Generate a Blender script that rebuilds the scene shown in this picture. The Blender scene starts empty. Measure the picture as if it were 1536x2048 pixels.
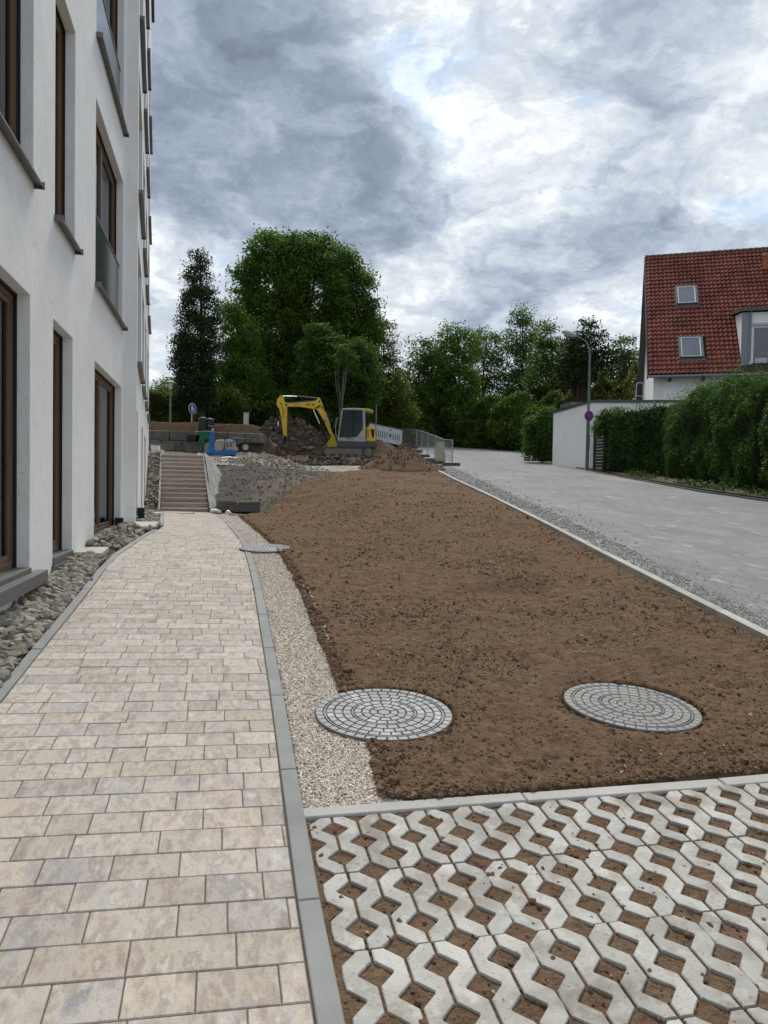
import bpy, bmesh, math, random
import numpy as np
from mathutils import Vector, Matrix
random.seed(7)
RNG = np.random.default_rng(11)
S = bpy.context.scene
COL = S.collection

# ------------------------------------------------------------------ camera
FPX, EYE = 1479.0, 1.62
_y, _p, _r = math.radians(12.5), math.radians(-1.69), math.radians(0.95)
CF = np.array([math.sin(_y)*math.cos(_p), math.cos(_y)*math.cos(_p), math.sin(_p)])
_r0 = np.array([math.cos(_y), -math.sin(_y), 0.0]); _u0 = np.cross(_r0, CF)
CR = _r0*math.cos(_r)+_u0*math.sin(_r); CU = _u0*math.cos(_r)-_r0*math.sin(_r)
CP = np.array([0, 0, EYE])
cam = bpy.data.objects.new('camera', bpy.data.cameras.new('camera')); COL.objects.link(cam)
cam.data.sensor_fit = 'VERTICAL'; cam.data.sensor_height = 36; cam.data.lens = 36*FPX/2048
cam.data.clip_start = .05; cam.data.clip_end = 2000
cam.matrix_world = Matrix(((CR[0], CU[0], -CF[0], 0), (CR[1], CU[1], -CF[1], 0), (CR[2], CU[2], -CF[2], EYE), (0, 0, 0, 1)))
S.camera = cam

def at(px, py, Y):
    """world point seen at a photograph pixel, at distance Y along the street"""
    d = CF+CR*(px-768)/FPX-CU*(py-1024)/FPX
    return CP+d*(Y/d[1])

# ------------------------------------------------------------------ light
SUN_AZ, SUN_EL = math.radians(9), math.radians(52)
sd = Vector((math.sin(SUN_AZ)*math.cos(SUN_EL), math.cos(SUN_AZ)*math.cos(SUN_EL), math.sin(SUN_EL)))
sun = bpy.data.objects.new('sun', bpy.data.lights.new('sun', 'SUN')); COL.objects.link(sun)
sun.data.energy = 1.5; sun.data.angle = math.radians(18); sun.data.color = (1, .95, .875)
sun.rotation_euler = (-sd).to_track_quat('-Z', 'Y').to_euler()
S.view_settings.view_transform = 'Standard'; S.view_settings.look = 'None'
S.view_settings.exposure = 1.10; S.view_settings.gamma = 1; S.view_settings.use_curve_mapping = False
S.cycles.max_bounces = 6; S.cycles.transparent_max_bounces = 12; S.cycles.use_denoising = True
S.cycles.diffuse_bounces = 3

W = bpy.data.worlds.new('World'); S.world = W; W.use_nodes = True

class NT:
    """small helper for wiring shader nodes"""
    def __init__(s, nt): s.nt = nt; s.n = nt.nodes; s.l = nt.links
    def add(s, t, **kw):
        n = s.n.new(t)
        for k, v in kw.items(): setattr(n, k, v)
        return n
    def inp(s, n, k, v):
        if v is None: return
        if isinstance(v, bpy.types.NodeSocket): s.l.new(v, n.inputs[k])
        else:
            if isinstance(v, (tuple, list)) and len(v) == 3 and n.inputs[k].type == 'RGBA': v = (*v, 1)
            n.inputs[k].default_value = v
    def math(s, op, a, b=None, c=None, clamp=False):
        n = s.add('ShaderNodeMath', operation=op, use_clamp=clamp)
        s.inp(n, 0, a); s.inp(n, 1, b); s.inp(n, 2, c); return n.outputs[0]
    def vmath(s, op, a, b=None):
        n = s.add('ShaderNodeVectorMath', operation=op); s.inp(n, 0, a); s.inp(n, 1, b)
        return n.outputs['Value'] if op in ('DOT_PRODUCT', 'LENGTH') else n.outputs[0]
    def vscale(s, a, f):
        n = s.add('ShaderNodeVectorMath', operation='SCALE'); s.inp(n, 0, a); s.inp(n, 'Scale', f); return n.outputs[0]
    def noise(s, vec, scale, detail=4, rough=.55, dist=0, color=False):
        n = s.add('ShaderNodeTexNoise'); s.inp(n, 'Vector', vec); s.inp(n, 'Scale', scale)
        s.inp(n, 'Detail', detail); s.inp(n, 'Roughness', rough); s.inp(n, 'Distortion', dist)
        return n.outputs['Color' if color else 'Fac']
    def ramp(s, f, stops, interp='LINEAR'):
        n = s.add('ShaderNodeValToRGB'); r = n.color_ramp; r.interpolation = interp
        while len(r.elements) < len(stops): r.elements.new(.5)
        for e, (p, c) in zip(r.elements, stops):
            e.position = p; e.color = (*c, 1) if isinstance(c, (tuple, list)) else (c, c, c, 1)
        s.inp(n, 0, f); return n.outputs[0]
    def mix(s, f, a, b, mode='MIX'):
        n = s.add('ShaderNodeMix', data_type='RGBA', blend_type=mode)
        s.inp(n, 0, f); s.inp(n, 6, a); s.inp(n, 7, b); return n.outputs[2]
    def smooth(s, v, lo, hi, a=0., b=1.):
        n = s.add('ShaderNodeMapRange', interpolation_type='SMOOTHSTEP')
        for i, x in enumerate((v, lo, hi, a, b)): s.inp(n, i, x)
        return n.outputs[0]

def pixdir(px, py):
    d = CF+CR*(px-768)/FPX-CU*(py-1024)/FPX
    return tuple(float(x) for x in d/np.linalg.norm(d))

def build_sky():
    t = NT(W.node_tree); t.n.clear()
    sky = t.add('ShaderNodeTexSky', sky_type='NISHITA', sun_disc=False, sun_elevation=SUN_EL, sun_rotation=SUN_AZ)
    sky.air_density = 1.0; sky.dust_density = 1.5
    tc = t.add('ShaderNodeTexCoord').outputs['Generated']
    d = t.vmath('NORMALIZE', tc)
    sep = t.add('ShaderNodeSeparateXYZ'); t.inp(sep, 0, d)
    # cloud sheet: directions laid on a shallow layer, so the clouds shrink towards the horizon
    zz = t.math('ADD', t.math('MAXIMUM', sep.outputs[2], 0.0), .38)
    pl = t.add('ShaderNodeCombineXYZ')
    t.inp(pl, 0, t.math('DIVIDE', sep.outputs[0], zz)); t.inp(pl, 1, t.math('DIVIDE', sep.outputs[1], zz)); t.inp(pl, 2, t.math('MULTIPLY', sep.outputs[2], 1.2))
    P = pl.outputs[0]
    w = t.vscale(t.vmath('SUBTRACT', t.noise(P, 2.2, 6, .62, color=True), (.5, .5, .5)), .34)
    dw = t.vmath('NORMALIZE', t.vmath('ADD', d, w))
    # large cloud masses: + dark thick cloud, - bright thin cloud
    blobs = [(430, 130, .34, 20), (560, 120, .30, 40), (560, 240, .36, 24), (650, 330, .36, 34), (430, 330, .22, 30), (700, 420, .26, 50), (330, 60, .02, 30), (540, 400, .12, 50),
             (700, 100, -.34, 95), (760, 190, -.20, 70), (880, 60, -.26, 60), (780, 10, -.2, 90), (960, 20, -.12, 90), (480, 480, -.36, 50), (330, 480, -.15, 70), (330, 620, -.16, 50), (900, 205, .20, 130), (620, 500, -.1, 60),
             (1110, 40, .20, 140), (1000, 150, -.32, 80), (1300, 230, .24, 36), (1240, 110, .10, 80), (1440, 60, -.30, 70), (1120, 250, -.28, 60), (1010, 330, -.22, 80), (1480, 350, -.22, 70),
             (1220, 400, .10, 60), (930, 400, .07, 60), (1100, 470, .09, 60), (880, 500, .04, 50), (800, 560, -.20, 60), (1020, 590, .15, 80), (1210, 540, .10, 60), (1380, 420, .06, 60), (1250, 660, -.28, 60), (850, 640, -.25, 70), (1000, 500, -.1, 100)]
    acc = None
    for px, py, a, k in blobs:
        dp = t.vmath('DOT_PRODUCT', dw, pixdir(px, py))
        g = t.math('MULTIPLY', t.math('EXPONENT', t.math('MULTIPLY', t.math('SUBTRACT', dp, 1.0), k*3.)), a)
        acc = g if acc is None else t.math('ADD', acc, g)
    Pw = t.vmath('ADD', P, t.vscale(t.vmath('SUBTRACT', t.noise(P, 4.5, 6, .6, color=True), (.5, .5, .5)), .42))
    def vor(vec, sc, det):
        n = t.add('ShaderNodeTexVoronoi', feature='F1'); t.inp(n, 'Vector', vec); t.inp(n, 'Scale', sc); t.inp(n, 'Detail', det); t.inp(n, 'Roughness', .55); return n.outputs['Distance']
    n1 = t.noise(P, 1.9, 8, .6, .3)
    n2 = vor(Pw, 4.2, 3.)
    n3 = t.noise(Pw, 11., 8, .62, .2)
    v = t.math('MULTIPLY', t.math('SUBTRACT', n1, .5), .62)
    v = t.math('SUBTRACT', v, t.math('MULTIPLY', t.math('SUBTRACT', n2, .42), -.50))
    v = t.math('ADD', v, t.math('MULTIPLY', t.math('SUBTRACT', n3, .5), .72))
    v = t.math('ADD', v, t.math('ADD', t.math('MAXIMUM', t.math('MULTIPLY', t.math('TANH', t.math('MULTIPLY', acc, 2.2)), .38), -.17), .02))
    v = t.math('SUBTRACT', v, t.smooth(sep.outputs[2], .30, .0, 0., .12))
    v2 = t.math('DIVIDE', t.math('ADD', v, .35), 1.35)
    col = t.ramp(v2, [(0.0, (0.5, 0.5, 0.495)), (0.259, (0.445, 0.455, 0.46)), (0.348, (0.385, 0.405, 0.425)), (0.452, (0.312, 0.343, 0.38)), (0.57, (0.24, 0.274, 0.325)), (0.689, (0.185, 0.217, 0.268)), (0.822, (0.138, 0.165, 0.212)), (1.0, (0.1, 0.12, 0.16))])
    n4 = t.noise(t.vmath('ADD', P, (4.7, 9.3, 0)), 2.6, 7, .6, .3)
    gap = t.math('MULTIPLY', t.math('MULTIPLY', t.smooth(n4, .52, .62), t.smooth(v, .42, .20)), .55)
    col = t.mix(gap, col, (.225, .315, .44))
    below = t.smooth(sep.outputs[2], -.02, -.2)
    col = t.mix(below, col, (.10, .09, .08))
    b1 = t.add('ShaderNodeBackground'); t.inp(b1, 0, sky.outputs[0]); t.inp(b1, 1, .1)
    b2 = t.add('ShaderNodeBackground'); t.inp(b2, 0, col); t.inp(b2, 1, 1.0)
    cover = t.smooth(v, -.08, .18, .75, 1.)
    ms = t.add('ShaderNodeMixShader'); t.inp(ms, 0, cover); t.inp(ms, 1, b1.outputs[0]); t.inp(ms, 2, b2.outputs[0])
    out = t.add('ShaderNodeOutputWorld'); t.inp(out, 0, ms.outputs[0])
    W.cycles.sampling_method = 'MANUAL'; W.cycles.sample_map_resolution = 512
build_sky()

# ------------------------------------------------------------------ materials
def mat(name, cols, scale=4, detail=5, nrough=.6, rough=.85, bump=(), var=0., metal=0., spec=.35, over=(), stretch=None, emit=None, local=False, tint=()):
    """cols: colours along a noise ramp. over: (colour, scale, lo, hi, amount). bump: (scale, distance[, detail]). var: per-piece brightness"""
    m = bpy.data.materials.new(name); m.use_nodes = True; t = NT(m.node_tree)
    b = t.n['Principled BSDF']
    if local: vec = t.add('ShaderNodeTexCoord').outputs['Object']
    else: vec = t.add('ShaderNodeNewGeometry').outputs['Position']
    rnd = None
    if var or tint:
        g = t.add('ShaderNodeNewGeometry').outputs['Random Per Island']; o = t.add('ShaderNodeObjectInfo').outputs['Random']
        rnd = t.math('FRACT', t.math('ADD', t.math('MULTIPLY', g, 7.13), t.math('MULTIPLY', o, 3.37)))
        off = t.add('ShaderNodeCombineXYZ'); t.inp(off, 0, t.math('MULTIPLY', rnd, 40.)); t.inp(off, 1, t.math('MULTIPLY', rnd, 17.))
        vecn = t.vmath('ADD', vec, off.outputs[0])
    else: vecn = vec
    sv = t.vmath('MULTIPLY', vecn, stretch) if stretch else vecn
    if len(cols) == 1: c = t.add('ShaderNodeRGB').outputs[0]; c.default_value = (*cols[0], 1)
    else:
        f = t.noise(sv, scale, detail, nrough)
        k = len(cols)-1
        c = t.ramp(f, [(.30+.40*i/k, x) for i, x in enumerate(cols)])
    for oc, os_, lo, hi, am in over:
        f = t.noise(t.vmath('ADD', sv if stretch else vec, (os_*1.7, 3.1, 9.2)), os_, 6, .62)
        c = t.mix(t.smooth(f, lo, hi, 0., am), c, oc)
    if tint:
        c = t.mix(t.ramp(rnd, [(i/(len(tint)-1), x) for i, x in enumerate(tint)]) if False else 1.0, c, t.ramp(rnd, [(i/(len(tint)-1), x) for i, x in enumerate(tint)]), 'MULTIPLY')
    if var:
        hv = t.add('ShaderNodeHueSaturation'); t.inp(hv, 'Color', c)
        r2 = t.math('FRACT', t.math('MULTIPLY', rnd, 13.7))
        t.inp(hv, 'Value', t.math('ADD', t.math('MULTIPLY', t.math('SUBTRACT', r2, .5), var*2), 1.)); c = hv.outputs[0]
    t.inp(b, 'Base Color', c); t.inp(b, 'Roughness', rough); t.inp(b, 'Metallic', metal); t.inp(b, 'Specular IOR Level', spec)
    h = None
    for q in bump:
        x = t.math('MULTIPLY', t.noise(t.vmath('MULTIPLY', vec, q[3]) if len(q) > 3 else vec, q[0], q[2] if len(q) > 2 else 4), q[1])
        h = x if h is None else t.math('ADD', h, x)
    if h is not None:
        bn = t.add('ShaderNodeBump'); t.inp(bn, 'Height', h); t.inp(bn, 'Distance', 1.0); t.inp(bn, 'Strength', 1.0); t.l.new(bn.outputs[0], b.inputs['Normal'])
    if emit: t.inp(b, 'Emission Color', emit); t.inp(b, 'Emission Strength', 1.)
    return m

def leaf_mat(name, cols, sc=.9, trans=.35):
    m = bpy.data.materials.new(name); m.use_nodes = True; t = NT(m.node_tree); t.n.clear()
    geo = t.add('ShaderNodeNewGeometry'); f = t.noise(geo.outputs['Position'], sc, 4, .6)
    f2 = t.noise(geo.outputs['Position'], sc*3.3, 2, .5)
    f = t.math('ADD', t.math('ADD', t.math('MULTIPLY', t.math('SUBTRACT', f, .5), 1.6), t.math('MULTIPLY', t.math('SUBTRACT', f2, .5), 1.5)), t.math('ADD', t.math('MULTIPLY', geo.outputs['Random Per Island'], .45), .12))
    c = t.ramp(f, [(i/(len(cols)-1)*.8+.02, x) for i, x in enumerate(cols)])
    d = t.add('ShaderNodeBsdfPrincipled'); t.inp(d, 'Base Color', c); t.inp(d, 'Roughness', .55); t.inp(d, 'Specular IOR Level', .25)
    tr = t.add('ShaderNodeBsdfTranslucent'); t.inp(tr, 0, t.mix(1., c, (1.25, 1.35, .55), 'MULTIPLY'))
    ms = t.add('ShaderNodeMixShader'); t.inp(ms, 0, trans); t.inp(ms, 1, d.outputs[0]); t.inp(ms, 2, tr.outputs[0])
    out = t.add('ShaderNodeOutputMaterial'); t.inp(out, 0, ms.outputs[0])
    return m

M = {}
M['plaster'] = mat('white trowelled plaster', [(.74, .738, .715), (.82, .818, .795)], 1.2, rough=.93, bump=((2.2, .010, 3), (9, .004, 3)), over=(((.68, .68, .66), .8, .5, .75, .5),))
def plaster_strokes(m):
    t = NT(m.node_tree); b = t.n['Principled BSDF']; old = b.inputs['Normal'].links[0].from_node
    vec = t.add('ShaderNodeNewGeometry').outputs['Position']
    v2 = t.vmath('ADD', t.vmath('MULTIPLY', vec, (1., 1., .75)), t.vscale(t.noise(vec, 1.1, 3, .5, color=True), 1.4))
    n = t.noise(v2, 5.5, 2.5, .5)
    ridge = t.smooth(t.math('ABSOLUTE', t.math('SUBTRACT', n, .5)), .012, .0)
    mask = t.smooth(t.noise(vec, 4.3, 3, .5), .46, .58)
    hh = t.math('MULTIPLY', t.math('MULTIPLY', ridge, mask), .0032)
    bn = t.add('ShaderNodeBump'); t.inp(bn, 'Height', hh); t.inp(bn, 'Distance', 1.0); t.l.new(old.outputs[0], bn.inputs['Normal']); t.l.new(bn.outputs[0], b.inputs['Normal'])
plaster_strokes(M['plaster'])
M['plaster2'] = mat('smooth house render', [(.78, .78, .76), (.84, .84, .82)], .8, rough=.93, bump=((40, .002, 3),), over=(((.50, .50, .45), .7, .58, .8, .5),))
M['frame'] = mat('bronze wood window frame', [(.135, .080, .048), (.185, .112, .068)], 3, rough=.5, stretch=(8, 8, .6))
M['frame_dark'] = mat('dark brown aluminium', [(.05, .040, .036)], rough=.4, spec=.5)
M['rubber'] = mat('black seal', [(.012, .012, .013)], rough=.6)
M['interior'] = mat('dim room', [(.030, .028, .026), (.06, .055, .05)], 1.5, rough=.95)  # dark colour stands in for the unlit rooms behind the panes
def glass_mat(name, tint, ior=1.45, gl=(.85, .9, .95)):
    m = bpy.data.materials.new(name); m.use_nodes = True; t = NT(m.node_tree); t.n.clear()
    fr = t.add('ShaderNodeFresnel'); t.inp(fr, 0, ior); a = t.add('ShaderNodeBsdfTransparent'); t.inp(a, 0, tint); b = t.add('ShaderNodeBsdfGlossy'); t.inp(b, 0, gl); t.inp(b, 'Roughness', .02)
    x = t.add('ShaderNodeMixShader'); t.inp(x, 0, fr.outputs[0]); t.inp(x, 1, a.outputs[0]); t.inp(x, 2, b.outputs[0]); o = t.add('ShaderNodeOutputMaterial'); t.inp(o, 0, x.outputs[0]); return m
M['glass'] = glass_mat('clear window glass', (.62, .66, .64), 1.6)
M['glass_dark'] = mat('blue reflecting window glass', [(.02, .03, .06)], rough=.05, spec=1.)
M['sheet_white'] = mat('white paper sheet behind the glass', [(.45, .52, .52)], rough=.8)
M['glass_pale'] = mat('skylight glass', [(.10, .13, .16)], rough=.02, spec=1.)
M['rail_glass'] = mat('tinted balustrade glass', [(.045, .055, .065)], rough=.12, spec=.6)
M['curtain'] = mat('grey curtain', [(.25, .26, .25), (.36, .37, .36)], 3, rough=.9, stretch=(1, 9, .2))
M['sill'] = mat('anodised sill metal', [(.13, .127, .115), (.18, .175, .16)], 6, rough=.42, metal=.6)
M['sill_dark'] = mat('dark sill metal', [(.07, .066, .062)], rough=.42, metal=.4)
M['slate'] = mat('dark threshold stone', [(.10, .095, .09), (.145, .14, .135)], 22, rough=.5)
M['paver'] = mat('mottled beige pink grey concrete paving', [(.235, .238, .245), (.36, .308, .262), (.48, .438, .385), (.335, .288, .255), (.55, .535, .51)], 6.5, 9, .68, rough=.9,
                 bump=((160, .0024, 4), (30, .0016, 3)), var=.12, tint=((1, .985, .965), (.95, .97, 1.0), (1.03, 1, .955), (.97, .955, .945), (1.02, 1.02, 1.03)), stretch=(1.8, .8, 1), over=(((.34, .345, .36), 6.5, .52, .68, .6), ((.60, .58, .54), 9, .56, .70, .6), ((.30, .24, .195), 3.2, .54, .74, .45), ((.2, .17, .14), 120, .58, .70, .45), ((.66, .64, .60), 90, .58, .70, .4)))
M['joint'] = mat('dark joint sand', [(.07, .064, .056), (.14, .128, .11)], 60)
M['kerb'] = mat('grey concrete kerb', [(.225, .232, .228), (.30, .308, .30)], 3, 8, rough=.9, bump=((120, .0015, 4),), var=.07, over=(((.33, .32, .30), 9, .58, .72, .5), ((.16, .13, .10), 5, .62, .75, .4)))
M['kerb_pale'] = mat('pale dusty concrete kerb', [(.34, .335, .31), (.46, .45, .42)], 3, 8, rough=.9, bump=((90, .002, 4),), var=.08, over=(((.26, .21, .16), 6, .56, .72, .5),))
M['kerb_dark'] = mat('mossy dark kerb', [(.085, .085, .075), (.14, .14, .125)], 3, 8, rough=.95, var=.1, over=(((.045, .06, .025), 2, .5, .65, .6),))
M['grid'] = mat('light concrete grid paver', [(.34, .335, .305), (.44, .435, .40), (.525, .52, .49)], 3.4, 8, .65, rough=.9, bump=((140, .0018, 4),), var=.13,
                over=(((.24, .225, .19), 3.1, .46, .66, .6), ((.60, .60, .585), 14, .54, .66, .4), ((.24, .19, .14), 7, .53, .66, .5), ((.17, .13, .09), 70, .59, .64, .5), ((.16, .118, .08), 2.1, .57, .66, .45)))
M['soil'] = mat('brown loose topsoil', [(.098, .059, .036), (.160, .102, .063), (.215, .145, .093)], 9, 10, .74, rough=.98, spec=.1,
                bump=((18, .030, 6), (60, .014, 5), (160, .006, 4)), over=(((.175, .128, .088), .9, .52, .74, .55), ((.30, .24, .19), 120, .70, .74, .6), ((.085, .051, .032), 1.1, .52, .70, .55), ((.070, .043, .028), 14, .56, .68, .5)))
M['clod'] = mat('soil crumb', [(.125, .080, .049), (.20, .136, .088)], 20, rough=.98, spec=.1, bump=((90, .006, 4),), var=.20)
M['pebble'] = mat('pale pebble', [(.30, .25, .20), (.46, .40, .33)], 30, rough=.9, var=.25)
M['chip'] = mat('cream limestone chippings', [(.62, .565, .49), (.80, .755, .69)], 30, rough=.9, var=.28, tint=((1, .96, .9), (1, 1, 1), (.86, .82, .78), (1.1, 1.08, 1.04)))
M['chip_base'] = mat('chippings bed', [(.36, .32, .27), (.54, .49, .42)], 90, 5, rough=.95, bump=((90, .02, 4),))
M['rock'] = mat('broken grey brown limestone', [(.15, .14, .12), (.27, .25, .215), (.37, .345, .30)], 14, 8, .68, rough=.92, var=.26, bump=((60, .006, 5),),
                tint=((1, .97, .9), (1.08, 1, .84), (.82, .84, .86), (1.2, 1.15, 1.06)))
M['rock_base'] = mat('rock bed shade', [(.055, .048, .04), (.10, .09, .075)], 30, bump=((30, .02, 4),))  # dark brown base sheet under the broken stones
M['asphalt'] = mat('dusty worn asphalt', [(.165, .169, .174), (.232, .235, .236)], 1.1, 8, rough=.92, bump=((160, .003, 4),), stretch=(.9, .32, 1),
                   over=(((.34, .315, .27), .42, .52, .68, .65), ((.29, .285, .27), 1.3, .50, .74, .5), ((.115, .117, .122), .6, .54, .70, .55), ((.46, .42, .35), 3.4, .59, .68, .6), ((.33, .32, .295), 9, .50, .66, .5), ((.30, .295, .285), 90, .56, .66, .6), ((.10, .10, .10), 140, .58, .68, .5)))
M['shoulder'] = mat('crushed pale gravel shoulder', [(.24, .235, .22), (.34, .335, .31), (.44, .43, .40)], 40, 8, .7, rough=.95, bump=((45, .018, 5),), over=(((.16, .12, .085), 1.2, .58, .72, .5),))
M['crush'] = mat('crushed shoulder stone', [(.30, .295, .275), (.46, .45, .42)], 30, rough=.93, var=.25)
M['site_stone'] = mat('dusty grey site stone', [(.15, .14, .122), (.25, .235, .21)], 30, rough=.95, var=.25)
M['ground'] = mat('site ground', [(.085, .062, .042), (.145, .112, .080)], 1.2, 8, rough=.97, bump=((9, .03, 6),), over=(((.05, .065, .025), .25, .50, .62, .7),))
M['grey_soil'] = mat('grey stony excavated ground', [(.058, .054, .048), (.095, .089, .080), (.145, .138, .124)], 2.4, 10, .7, rough=.97, spec=.1, bump=((10, .05, 6), (60, .012, 5)),
                     over=(((.26, .245, .22), 26, .60, .68, .7), ((.10, .07, .048), .6, .50, .64, .5)))
M['track_soil'] = mat('pale compacted gravel track', [(.22, .20, .165), (.33, .31, .26)], 3, 8, rough=.97, bump=((16, .02, 6),), over=(((.16, .11, .07), .8, .52, .68, .7), ((.44, .42, .37), 20, .6, .68, .6)))
M['cut_soil'] = mat('cut face of brown earth', [(.085, .055, .035), (.16, .105, .062), (.24, .17, .10)], 3.2, 10, .75, rough=.98, spec=.1, bump=((7, .12, 6), (30, .03, 5)), over=(((.38, .35, .28), 9, .60, .68, .7),))
M['debris'] = mat('dark stony spoil', [(.042, .029, .021), (.080, .056, .041), (.125, .092, .068)], 3.5, 10, .7, rough=.98, spec=.1, bump=((6, .10, 6), (30, .03, 5)), over=(((.30, .28, .24), 12, .64, .70, .6),))
M['debris_rock'] = mat('spoil rock', [(.060, .044, .033), (.115, .088, .068)], 5, var=.4, rough=.95)
M['gravel_pile'] = mat('pale gravel', [(.30, .26, .20), (.44, .40, .32)], 8, var=.3, rough=.95, bump=((20, .03, 4),))
M['block'] = mat('rough quarried stone block', [(.075, .068, .058), (.13, .12, .105), (.18, .17, .15)], 2.5, 9, .7, rough=.95, var=.14, bump=((8, .05, 6), (30, .012, 4)), over=(((.30, .29, .26), 3, .60, .72, .5),))
M['step'] = mat('brown grey riven stone step', [(.24, .185, .14), (.36, .29, .225), (.47, .41, .34)], 2.2, 9, .7, rough=.93, var=.12, stretch=(.7, 1, 7), bump=((14, .02, 5),), over=(((.36, .34, .31), 2.4, .58, .70, .5),))
M['step_nose'] = mat('dusty step edge', [(.52, .47, .40), (.64, .59, .52)], 6, rough=.95)  # paler strip along the front top edge of each step
M['iron'] = mat('zinc grey cast manhole cover', [(.165, .172, .178), (.23, .235, .24)], 5, 7, rough=.55, metal=.25, bump=((150, .001, 4),), over=(((.44, .43, .40), 6, .52, .68, .55), ((.20, .165, .125), 5, .60, .72, .7)))
M['iron_pale'] = mat('dusty pale cast cover', [(.22, .222, .215), (.31, .305, .29)], 5, 8, rough=.75, metal=.1, bump=((150, .001, 4),), over=(((.30, .25, .18), 4, .50, .68, .7), ((.36, .35, .32), 12, .56, .70, .5)))
M['iron_recess'] = mat('grey cast recess', [(.115, .117, .117), (.175, .171, .16)], 12, rough=.7, over=(((.20, .165, .125), 9, .5, .65, .6),))
M['iron_dark'] = mat('dark cast recess', [(.035, .037, .04), (.07, .068, .062)], 20, rough=.8, over=(((.16, .12, .09), 12, .5, .65, .5),))
M['steel'] = mat('galvanised steel', [(.30, .32, .32), (.38, .40, .40)], 6, rough=.5, metal=.5)
M['green_steel'] = mat('green grey painted pole', [(.10, .135, .115), (.14, .175, .15)], 4, rough=.55)
M['lamp_grey'] = mat('pale grey luminaire', [(.42, .44, .42)], rough=.5)
M['black_plastic'] = mat('black plastic', [(.018, .018, .019)], rough=.5)
M['white_plastic'] = mat('white plastic', [(.72, .73, .72)], rough=.5)
M['styro'] = mat('white foam block', [(.70, .69, .66), (.78, .77, .75)], 6, rough=.9)
M['slab'] = mat('pale paving slab', [(.42, .37, .32), (.52, .48, .43)], 6, 8, rough=.9, bump=((90, .002, 4),))
M['yellow'] = mat('yellow machine paint', [(.62, .40, .015), (.70, .47, .02)], 3, rough=.38, spec=.5, over=(((.22, .16, .08), 5, .60, .75, .6), ((.10, .075, .05), 16, .64, .72, .5)))
M['silver'] = mat('silver grey machine paint', [(.30, .31, .33), (.36, .37, .39)], 3, rough=.4, spec=.5, over=(((.20, .17, .13), 4, .60, .75, .4),))
M['dark_machine'] = mat('dark grey machine paint', [(.055, .06, .065), (.085, .088, .09)], 4, rough=.55, over=(((.16, .13, .10), 5, .55, .72, .5),))
M['track'] = mat('muddy rubber track', [(.06, .055, .048), (.12, .105, .085)], 8, rough=.9, bump=((30, .01, 4),))
M['track_side'] = mat('dusty undercarriage steel', [(.15, .135, .115), (.22, .20, .17)], 5, rough=.8)
M['chrome'] = mat('bright cylinder rod', [(.62, .63, .64)], rough=.22, metal=.9)
M['red'] = mat('red print', [(.50, .02, .015)], rough=.5)
M['orange'] = mat('orange print', [(.62, .14, .01)], rough=.5)
M['red_ring'] = mat('sign red', [(.42, .025, .03)], rough=.45)
M['blue_sign'] = mat('sign blue', [(.012, .035, .21)], rough=.45)
M['white_sign'] = mat('sign white', [(.70, .70, .72)], rough=.5)
M['dark_sign'] = mat('dark sign back', [(.03, .032, .037)], rough=.7)
M['blue_machine'] = mat('blue machine enamel', [(.015, .115, .33), (.02, .15, .40)], 5, rough=.45, over=(((.14, .12, .10), 6, .60, .74, .5),))
M['grey_machine'] = mat('pale grey machine cover', [(.28, .27, .24), (.35, .34, .31)], 6, rough=.55, over=(((.16, .13, .10), 6, .58, .74, .5),))
M['green_box'] = mat('green machine', [(.008, .12, .05)], rough=.5)
M['bin'] = mat('dark grey bin plastic', [(.018, .022, .026)], rough=.42)
M['barrier'] = mat('white barrier plastic', [(.52, .53, .54), (.60, .61, .61)], 5, rough=.5)
M['foot'] = mat('dark recycled rubber foot', [(.06, .062, .062), (.10, .10, .098)], 9, rough=.85)
M['sack'] = mat('beige dusty wrapped pillar', [(.34, .29, .21), (.47, .42, .32)], 3, 7, rough=.95, bump=((9, .04, 5),))
M['fleece'] = mat('grey geotextile fleece', [(.20, .20, .19), (.31, .31, .295)], 3, 6, rough=.95, bump=((5, .03, 4),), over=(((.14, .11, .09), 3, .54, .70, .5),))
M['rust'] = mat('rusty steel bar', [(.10, .055, .035)], rough=.85)
M['terracotta'] = mat('orange clay', [(.36, .10, .04)], rough=.85)
M['tile'] = mat('clay red roof tile', [(.138, .041, .032), (.215, .068, .050), (.32, .122, .092)], 9, 5, .6, rough=.8, spec=.12, var=.16,
                over=(((.085, .032, .024), .55, .49, .60, .55), ((.06, .045, .03), 7, .62, .74, .6)))
M['tile_ridge'] = mat('mossy ridge tile', [(.07, .06, .035), (.12, .085, .05)], 6, rough=.9, var=.2)
M['underlay'] = mat('roof boarding', [(.045, .03, .025)], rough=.9)
M['bargeboard'] = mat('dark soffit board', [(.085, .082, .078), (.11, .105, .10)], 2, rough=.8, stretch=(1, 1, 6))
M['flashing'] = mat('grey green lead flashing', [(.11, .125, .12), (.15, .165, .155)], 5, rough=.5, metal=.3)
M['zinc'] = mat('zinc', [(.20, .215, .235)], rough=.45, metal=.5)
M['coping'] = mat('grey metal coping', [(.085, .09, .092)], rough=.5, metal=.3)
M['wood_dark'] = mat('weathered dark fence board', [(.048, .040, .034), (.085, .072, .062)], 3, rough=.9, stretch=(1, 1, 9), var=.2)
M['bark'] = mat('bark', [(.035, .027, .02), (.075, .06, .045)], 5, 6, rough=.95, stretch=(4, 4, .8), bump=((12, .03, 4),))
M['bark_pale'] = mat('pale young bark', [(.11, .10, .075), (.17, .155, .12)], 4, rough=.9, stretch=(4, 4, .8))
M['twig'] = mat('dark inner twigs', [(.014, .016, .008), (.028, .028, .015)], 6, rough=.98, bump=((8, .08, 5),))  # dark filler added inside hedges so nothing shows through the leaves
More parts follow.
